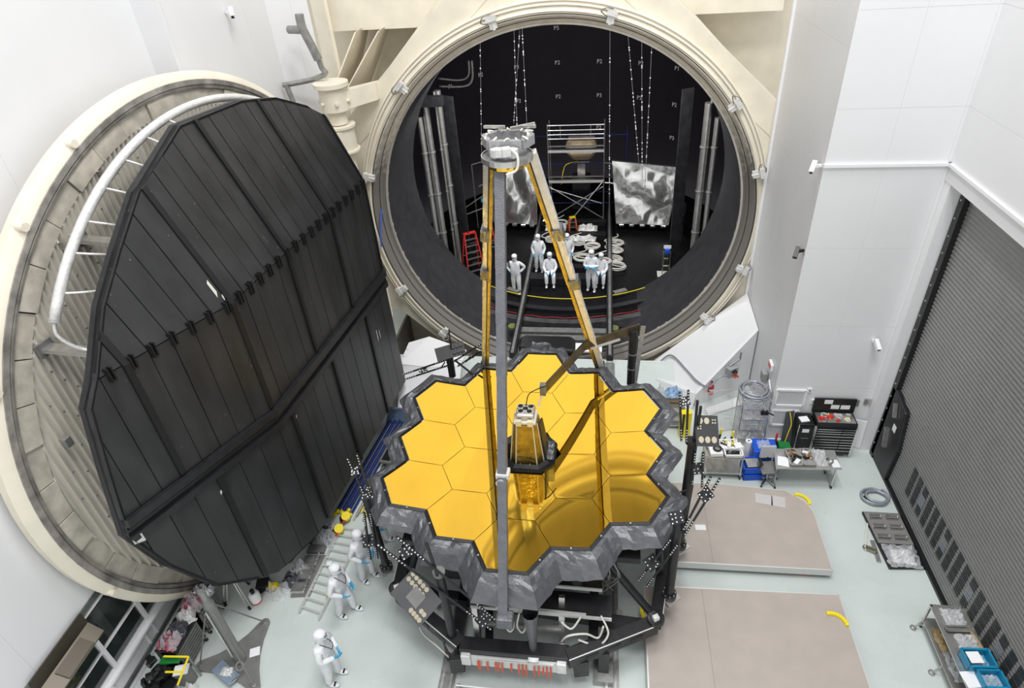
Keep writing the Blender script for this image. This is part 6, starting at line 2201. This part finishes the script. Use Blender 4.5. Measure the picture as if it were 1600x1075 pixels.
# --- small cart behind the mirror with bags and a yellow case
cart('stainless cart with bags behind the right rear mast', 3.42, 3.98, -4.75, -4.3, (.15, .5, .85), STEEL)
small_box('cardboard_box', 'brown box on the stainless cart behind the telescope', 'box', (3.66, -4.42, .88), (.42, .22, .2), mat('cardboard', (.33, .25, .15), .8), 0)
tag(crumple('plastic_bag', (3.66, -4.4, 1.09), .5, .34, .34, mat('blue_white_bag', (.35, .52, .75), .35, var=.5, vscale=9), None, 103), 'blue and white plastic bag on top of the brown box', 'bag')
tag(crumple('plastic_bag', (3.3, -4.0, .6), .3, .4, .6, PLASTIC, None, 104), 'tall clear bag beside the stainless cart', 'bag')
small_box('white_carton', 'white carton with a blue picture on the stainless cart', 'carton', (3.6, -4.66, .53), (.2, .12, .2), PAPER, 0)
o = small_box('yellow_case', 'yellow and black case hung by the right rear mast', 'case', (3.98, -5.0, .02), (.3, .2, .95), YELLOW, .2)
MB().box((-.1, -.11, .55), (.06, .03, .8)).build('strap', BLKPLASTIC, o, local=True)
bpy.data.objects['black_tool']['label'] = 'black clamp tool hanging on the front of the wire rack'
# ================================================================== LEFT SIDE OF THE HALL
# three-armed jack stand
js = thing('jack_stand', 'grey jack stand with a three-armed base and tall column at lower left', 'stand', (-6.36, -12.6, 0))
tips = [(-6.24, -11.74), (-7.24, -12.8), (-5.80, -13.12)]
c0 = Vector((-6.38, -12.6))
out = []
for i in range(3):
    a, b_ = Vector(tips[i]), Vector(tips[(i + 1) % 3])
    da = (a - c0).normalized()
    na = Vector((-da.y, da.x))
    for q in range(-4, 5):
        th = q / 4 * 1.5
        out.append(a + da * .11 * math.cos(th) + na * .11 * math.sin(th))
    db = (b_ - c0).normalized()
    nb = Vector((-db.y, db.x))
    p0, p3 = out[-1], b_ - nb * .11
    mid = c0 + ((a + b_) / 2 - c0).normalized() * .30
    for t in (.25, .5, .75):
        out.append(p0 * (1 - t) ** 2 + mid * 2 * t * (1 - t) + p3 * t * t)
MB().prism([(p.x, p.y, .02) for p in out], (0, 0, .07)).build('base_plate', GREYCAST, js, bevel=.012)
for x, y in tips:
    MB().cyl((x, y, .09), (x, y, .13), .04, n=12).build('foot_screw', STEEL, js)
MB().cyl((-6.36, -12.62, .09), (-6.36, -12.62, 2.3), .11, n=20).build('column', GREYCAST, js, smooth=True)
MB().cyl((-6.36, -12.62, 2.3), (-6.36, -12.62, 2.45), .10, .07, n=20).build('collar', GREYCAST, js, smooth=True)
MB().cyl((-6.36, -12.62, 2.45), (-6.36, -12.62, 2.72), .065, n=16).build('piston', DSTEEL, js, smooth=True)
MB().cyl((-6.36, -12.76, .5), (-6.36, -12.76, 2.2), .02, n=8).build('lead_screw', STEEL, js)
for x, y in tips:
    MB().cyl((x, y, .12), (-6.36 + (x + 6.36) * .12, -12.62 + (y + 12.62) * .12, 2.1), .016, n=8).build('tie_rod', GREYCAST, js)
MB().lathe([(.07, 0), (.07, .025), (.10, .025), (.10, 0)], (-6.18, -12.86, .35), (0, -.6, .8), 18).build('hand_wheel', DSTEEL, js)
tag(MB().box((-6.14, -12.42, .095), (.22, .2, .006), rz=.4).build('paper_sheet', PAPER), 'white paper lying on the base of the grey jack stand', 'paper')
pbx = thing('instrument_case', 'flat blue-grey case with a white bag on the jack stand base', 'case', (-6.52, -12.88, .1))
MB().box((-6.55, -12.93, .13), (.62, .28, .06), rz=-.45).build('case', mat('blue_grey', (.22, .28, .36), .35), pbx, bevel=.01)
MB().beam((-6.30, -13.12, .16), (-6.22, -13.0, .16), .03, .03).build('handle', CHROME, pbx)
tag(crumple('plastic_bag', (-6.52, -12.92, .165), .26, .18, .08, WFOIL, None, 110), 'small crumpled white bag on the blue-grey case', 'bag')

# carts along the window wall
def slat_cart(label, x0, x1, y0, y1, h):
    t = thing('equipment_cart', label, 'cart', ((x0 + x1) / 2, (y0 + y1) / 2, 0), 0, 'dark carts along the window wall')
    MB().box(((x0 + x1) / 2, (y0 + y1) / 2, h), (x1 - x0, y1 - y0, .04)).build('top', BLKPLASTIC, t)
    MB().box(((x0 + x1) / 2, (y0 + y1) / 2, .2), (x1 - x0, y1 - y0, .03)).build('lower_shelf', BLKPLASTIC, t)
    MB().box((x0 + .02, (y0 + y1) / 2, h / 2 + .1), (.03, y1 - y0, h - .2)).build('back_panel', BLKPLASTIC, t)
    for x in (x0 + .03, x1 - .03):
        for y in (y0 + .03, y1 - .03):
            l = MB().beam((x, y, .1), (x, y, h), .04, .04, (0, 1, 0)).build('leg', GREYCAST, t)
            MB().cyl((x, y - .02, .05), (x, y + .02, .05), .05, n=12).build('castor', BLKPLASTIC, l, smooth=True)
    for k in range(7):
        z = .22 + (h - .28) * k / 6
        MB().beam((x1, y0 + .05, z), (x1, y1 - .05, z), .02, .05).build('slat', GREYCAST, t)
    return t


slat_cart('dark slatted cart nearest the camera along the window wall', -7.95, -7.42, -12.95, -12.2, .82)
slat_cart('dark slatted cart farther along the window wall, behind the jack stand', -7.95, -7.42, -12.08, -11.42, .82)
spots = [(-7.72, -12.75, .42, .36, 'pink and clear bagged cables on the near dark cart', mat('pink_bag', (.42, .10, .16), .3, var=.6, vscale=9)),
         (-7.68, -12.48, .4, .36, 'dark crumpled bag on the near dark cart', mat('dark_bag', (.08, .08, .09), .25, var=.4)),
         (-7.66, -12.18, .4, .4, 'white crumpled bag between the two dark carts', WFOIL),
         (-7.68, -11.88, .46, .36, 'pink and white bagged cables on the far dark cart', mat('pink_bag', (.42, .10, .16), .3)),
         (-7.62, -11.62, .46, .34, 'silver foil bundle on the far dark cart', SILVER),
         (-7.60, -11.40, .4, .3, 'black and yellow bag at the far end of the dark carts', mat('dark_bag', (.08, .08, .09), .25))]
for k, (x, y, sx, sy, lab, m) in enumerate(spots):
    tag(crumple('wrapped_bundle', (x, y, .845), sx, sy, .26, m, None, 120 + k, .3 * k), lab, 'bundle', 'bundles on the dark carts')
    if k in (0, 3, 4):
        tag(crumple('plastic_bag', (x + .02, y + .02, .85), sx * 1.05, sy * 1.05, .32, PLASTIC, None, 140 + k), 'clear film over the ' + lab, 'bag')
tag(small_box('green_case', 'green board case at the near end of the dark carts', 'case', (-7.62, -13.0, .6), (.42, .16, .06), GREEN, .2), None, None)
# camera dolly heap with yellow frame in the corner
dl = thing('camera_dolly', 'heap of black camera gear at the lower left edge by the window wall', 'equipment', (-7.75, -13.35, 0))
rr = random.Random(55)
for k in range(26):
    p = (-7.95 + rr.uniform(0, .42), -13.6 + rr.uniform(0, .55), rr.uniform(.3, .95))
    MB().box(p, (rr.uniform(.08, .2), rr.uniform(.06, .18), rr.uniform(.06, .16)), rz=rr.uniform(0, 3)).build('gear_block', BLKPLASTIC if k % 5 else BLACK, dl, bevel=.01)
for x, y in ((-7.95, -13.55), (-7.5, -13.55), (-7.95, -13.1), (-7.5, -13.1)):
    MB().beam((x, y, .02), (x, y, .5), .05, .05, (0, 1, 0)).build('leg', DSTEEL, dl)
MB().box((-7.72, -13.33, .3), (.55, .6, .05)).build('deck', BLKPLASTIC, dl)
yf = thing('tube_stand', 'yellow tube stand around the camera gear at lower left', 'stand', (-7.3, -13.2, 0))
for a, b_ in (((-7.7, -13.02, .8), (-7.15, -12.98, .8)), ((-7.15, -12.98, .8), (-7.05, -13.55, .8)), ((-7.5, -13.3, .75), (-7.1, -13.28, .78)), ((-7.15, -12.98, .02), (-7.15, -12.98, .8)), ((-7.05, -13.55, .02), (-7.05, -13.55, .8))):
    MB().cyl(a, b_, .022, n=8).build('tube', YELLOW if a[2] > .3 else DSTEEL, yf)
for k, (x, y, sx, m, lab) in enumerate(((-7.35, -13.12, .3, PAPER, 'white card lying inside the yellow tube frame'), (-7.2, -13.35, .26, WFOIL, 'white lumpy cloth inside the yellow tube frame'))):
    if k == 0:
        tag(MB().box((x, y, .5), (sx, .22, .02), rz=.3).build('white_card', m), lab, 'card')
        MB().box((x, y, .25), (.3, .22, .48)).build('card_box', GREYP)
        tag(bpy.data.objects['card_box'], 'grey box under the white card by the camera gear', 'box')
    else:
        tag(crumple('white_cloth', (x, y, .02), sx, .3, .3, m, None, 150), lab, 'cloth')
# tripod under the door
tp_ = thing('survey_tripod', 'grey survey tripod standing under the open door', 'tripod', (-7.2, -11.15, 0))
for k, (dx, dy) in enumerate(((.35, -.25), (-.3, -.2), (.0, .38))):
    for s in (-.025, .025):
        MB().beam((-7.15 + s, -11.15, 1.25), (-7.15 + dx + s * 2, -11.15 + dy, .05), .02, .03).build('leg_tube', STEEL, tp_)
    MB().cyl((-7.15 + dx, -11.15 + dy, .0), (-7.15 + dx, -11.15 + dy, .07), .04, n=10).build('foot', BLKPLASTIC, tp_)
MB().cyl((-7.15, -11.15, 1.22), (-7.15, -11.15, 1.4), .08, n=14).build('head', BLKPLASTIC, tp_)
# bucket and bagged things on the floor under the door
bk = thing('bucket', 'white bucket with a red base band on the floor by the tripod', 'bucket', (-6.72, -11.2, 0))
MB().lathe([(.0, .0), (.12, .0), (.13, .3), (.09, .36), (.0, .36)], (-6.72, -11.2, .0), (0, 0, 1), 18).build('body', DOT, bk, smooth=True)
MB().lathe([(.122, .02), (.128, .02), (.13, .06), (.124, .06)], (-6.72, -11.2, .0), (0, 0, 1), 18).build('band', RED, bk)
MB().cyl((-6.72, -11.2, .36), (-6.72, -11.2, .46), .05, n=10).build('nozzle', BLKPLASTIC, bk)
tag(crumple('plastic_bag', (-6.35, -10.92, .01), .62, .5, .28, PLASTIC, None, 160), 'clear bag with a yellow pack on the floor beside the bucket', 'bag')
tag(small_box('yellow_pack', 'yellow pack inside the clear bag beside the bucket', 'pack', (-6.42, -10.86, .02), (.24, .1, .2), YELLOW, .2), None, None)
tag(small_box('black_case', 'black case on the floor beside the yellow pack', 'case', (-6.68, -10.85, .0), (.3, .26, .25), BLKPLASTIC, .3), None, None)
tag(crumple('dark_wrap', (-6.0, -10.62, .01), .62, .4, .3, mat('dark_bag', (.08, .08, .09), .25), None, 161), 'dark wrapped bundle under the edge of the black door', 'bundle')
tag(crumple('plastic_bag', (-6.0, -10.35, .01), .5, .5, .34, PLASTIC, None, 162), 'clear plastic bag under the edge of the black door', 'bag')
# grey trays in a rack
rk = thing('tray_rack', 'row of grey metal trays on a plate between door and ladder', 'rack', (-5.72, -10.45, 0))
MB().prism([(-5.92, -11.05, .01), (-5.45, -10.98, .01), (-5.48, -9.85, .01), (-5.98, -9.9, .01)], (0, 0, .03)).build('plate', GREYCAST, rk)
for k, y in enumerate((-10.85, -10.5, -10.12)):
    tr_ = MB().box((-5.76, y, .1), (.34, .26, .14), rz=.1).build('tray', STEEL, rk, bevel=.01)
    MB().box((-5.76, y, .175), (.3, .22, .01), rz=.1).build('tray_floor', DSTEEL, tr_)
    MB().box((-5.58, y + .1, .22), (.02, .2, .12), rz=.1).build('tray_end', STEEL, tr_)
tag(crumple('dark_wrap', (-5.78, -9.25, .01), .6, .6, .3, mat('dark_bag', (.08, .08, .09), .25), None, 163), 'dark wrapped bundle on the floor left of the ladder top', 'bundle')
tag(crumple('plastic_bag', (-5.66, -9.3, .05), .6, .62, .36, PLASTIC, None, 164), 'clear plastic bag over the dark bundle left of the ladder top', 'bag')
tag(small_box('flat_case', 'flat dark case under the wrapped bundle by the door', 'case', (-5.78, -9.72, .0), (.46, .22, .1), GREYP, .05), None, None)
# aluminium ladder lying on the floor
ld = thing('aluminium_ladder', 'long aluminium ladder lying flat on the floor by the workers', 'ladder', (-5.1, -10.4, 0))
A0, B0 = Vector((-5.52, -11.42, .08)), Vector((-4.98, -11.55, .08))
A1, B1 = Vector((-5.36, -8.95, .08)), Vector((-4.72, -9.0, .08))
MB().beam(A0, A1, .035, .08).build('side_rail', ALU, ld)
MB().beam(B0, B1, .035, .08).build('side_rail', ALU, ld)
for k in range(11):
    t = (k + .6) / 11
    MB().cyl(A0.lerp(A1, t), B0.lerp(B1, t), .018, n=8).build('rung', ALU, ld)
for x, y in ((-5.35, -9.15), (-5.3, -8.75)):
    w = thing('strap_reel', 'yellow and black strap reel on the ladder, the %s one' % ('nearer' if y < -9 else 'farther'), 'reel', (x, y, .1), 0, 'strap reels')
    MB().cyl((x, y, .14), (x + .02, y - .04, .26), .12, n=18).build('spool', YELLOW, w, smooth=True)
    MB().box((x - .08, y - .08, .16), (.14, .1, .1), rz=.4).build('ratchet', BLKPLASTIC, w)
    MB().box((x - .02, y - .16, .15), (.05, .08, .05)).build('buckle', RED, w)
tag(MB().box((-5.25, -10.15, .135), (.12, .1, .01), rz=.4).build('paper_scrap', PAPER), 'scrap of white paper on the aluminium ladder', 'paper')
tag(small_box('yellow_block', 'yellow cap on the near end of the aluminium ladder', 'block', (-4.95, -10.95, .13), (.1, .1, .05), YELLOW, .3), None, None)
# stacked tubes: navy pipes with yellow caps, steel and yellow scaffold tubes
for k in range(7):
    x0 = -5.70 + .075 * k
    o = thing('navy_pipe', 'navy blue pipe with yellow end caps beside the door, number %s from the door' % ['one', 'two', 'three', 'four', 'five', 'six', 'seven'][k], 'pipe', (x0, -7.0, 0), 0, 'navy pipes')
    a, b_ = Vector((x0, -8.6 + .05 * (k % 3), .06 + .07 * (k % 2))), Vector((x0 + .45, -4.95 + .06 * (k % 2), .06 + .07 * (k % 2)))
    MB().cyl(a, b_, .035, n=10).build('pipe', NAVY, o, smooth=True)
    d = (b_ - a).normalized()
    MB().cyl(a - d * .06, a + d * .03, .045, n=10).build('end_cap', YELLOW, o)
    MB().cyl(b_ - d * .03, b_ + d * .06, .045, n=10).build('end_cap', YELLOW, o)
for k in range(14):
    x0 = -5.12 + .065 * k
    m = MATS['safety_yellow'] if k in (2, 5) else STEEL
    o = MB().cyl((x0, -8.75 + .12 * (k % 4), .05 + .06 * (k % 2)), (x0 + .42, -5.3 - .1 * (k % 3), .05 + .06 * (k % 2)), .024, n=8).build('scaffold_tube', m, smooth=True)
    tag(o, ('yellow' if k in (2, 5) else 'steel') + ' scaffold tube on the floor, %s from the navy pipes' % ['first', 'second', 'third', 'fourth', 'fifth', 'sixth', 'seventh', 'eighth', 'ninth', 'tenth', 'eleventh', 'twelfth', 'thirteenth', 'last'][k], 'tube', 'scaffold tubes on the floor')
bs = thing('black_screen', 'black boxed screen lying among the scaffold tubes', 'screen', (-4.75, -6.6, .15))
MB().box((-4.72, -6.6, .28), (.34, .62, .1), rz=-.12).build('housing', GREYP, bs, bevel=.02)
MB().box((-4.72, -6.6, .335), (.26, .5, .01), rz=-.12).build('panel', BLKPLASTIC, bs)
bp = thing('blue_sheet', 'streaky blue plastic sheet standing behind the navy pipes', 'sheet', (-4.9, -4.95, 0))
MB().prism([(-5.35, -5.0, .02), (-4.62, -5.0, .02), (-4.62, -4.93, .62), (-5.2, -4.93, .62)], (0, .04, 0)).build('sheet', mat('blue_grey_sheet', (.13, .19, .28), .3, var=.5, vscale=6), bp)
MB().beam((-5.35, -5.0, .64), (-4.62, -4.97, .64), .04, .03).build('edge_rail', STEEL, bp)
rs_ = thing('red_stand', 'red traffic bollard with white patches beside the blue sheet', 'bollard', (-4.5, -5.05, 0))
MB().lathe([(0, 0), (.11, 0), (.08, .7), (.03, .78), (.03, .98), (.055, 1.03), (0, 1.1)], (-4.5, -5.05, 0), (0, 0, 1), 14).build('body', RED, rs_, smooth=True)
MB().lathe([(.104, .25), (.1, .3), (.092, .45), (.094, .45)], (-4.5, -5.05, .0), (0, 0, 1), 14).build('white_band', DOT, rs_)
op = MB()
op.prism([(-3.1, -4.95, .5), (-2.75, -4.95, .5), (-2.6, -4.95, .95), (-2.9, -4.95, 1.0)], (0, .05, 0))
tag(op.build('orange_flag', mat('orange_fabric', (.75, .22, .05), .6)), 'orange fabric piece behind the rear left mast', 'fabric')
wr2 = thing('barrier_rod', 'thin white rod on small feet across the floor in front of the stand', 'rod', (-.2, -12.75, 0))
MB().cyl((-1.45, -12.72, .12), (1.15, -12.72, .12), .016, n=8).build('rod', DOT, wr2)
for x in (-1.4, 1.1):
    MB().box((x, -12.72, .055), (.08, .08, .11)).build('foot', DSTEEL, wr2)
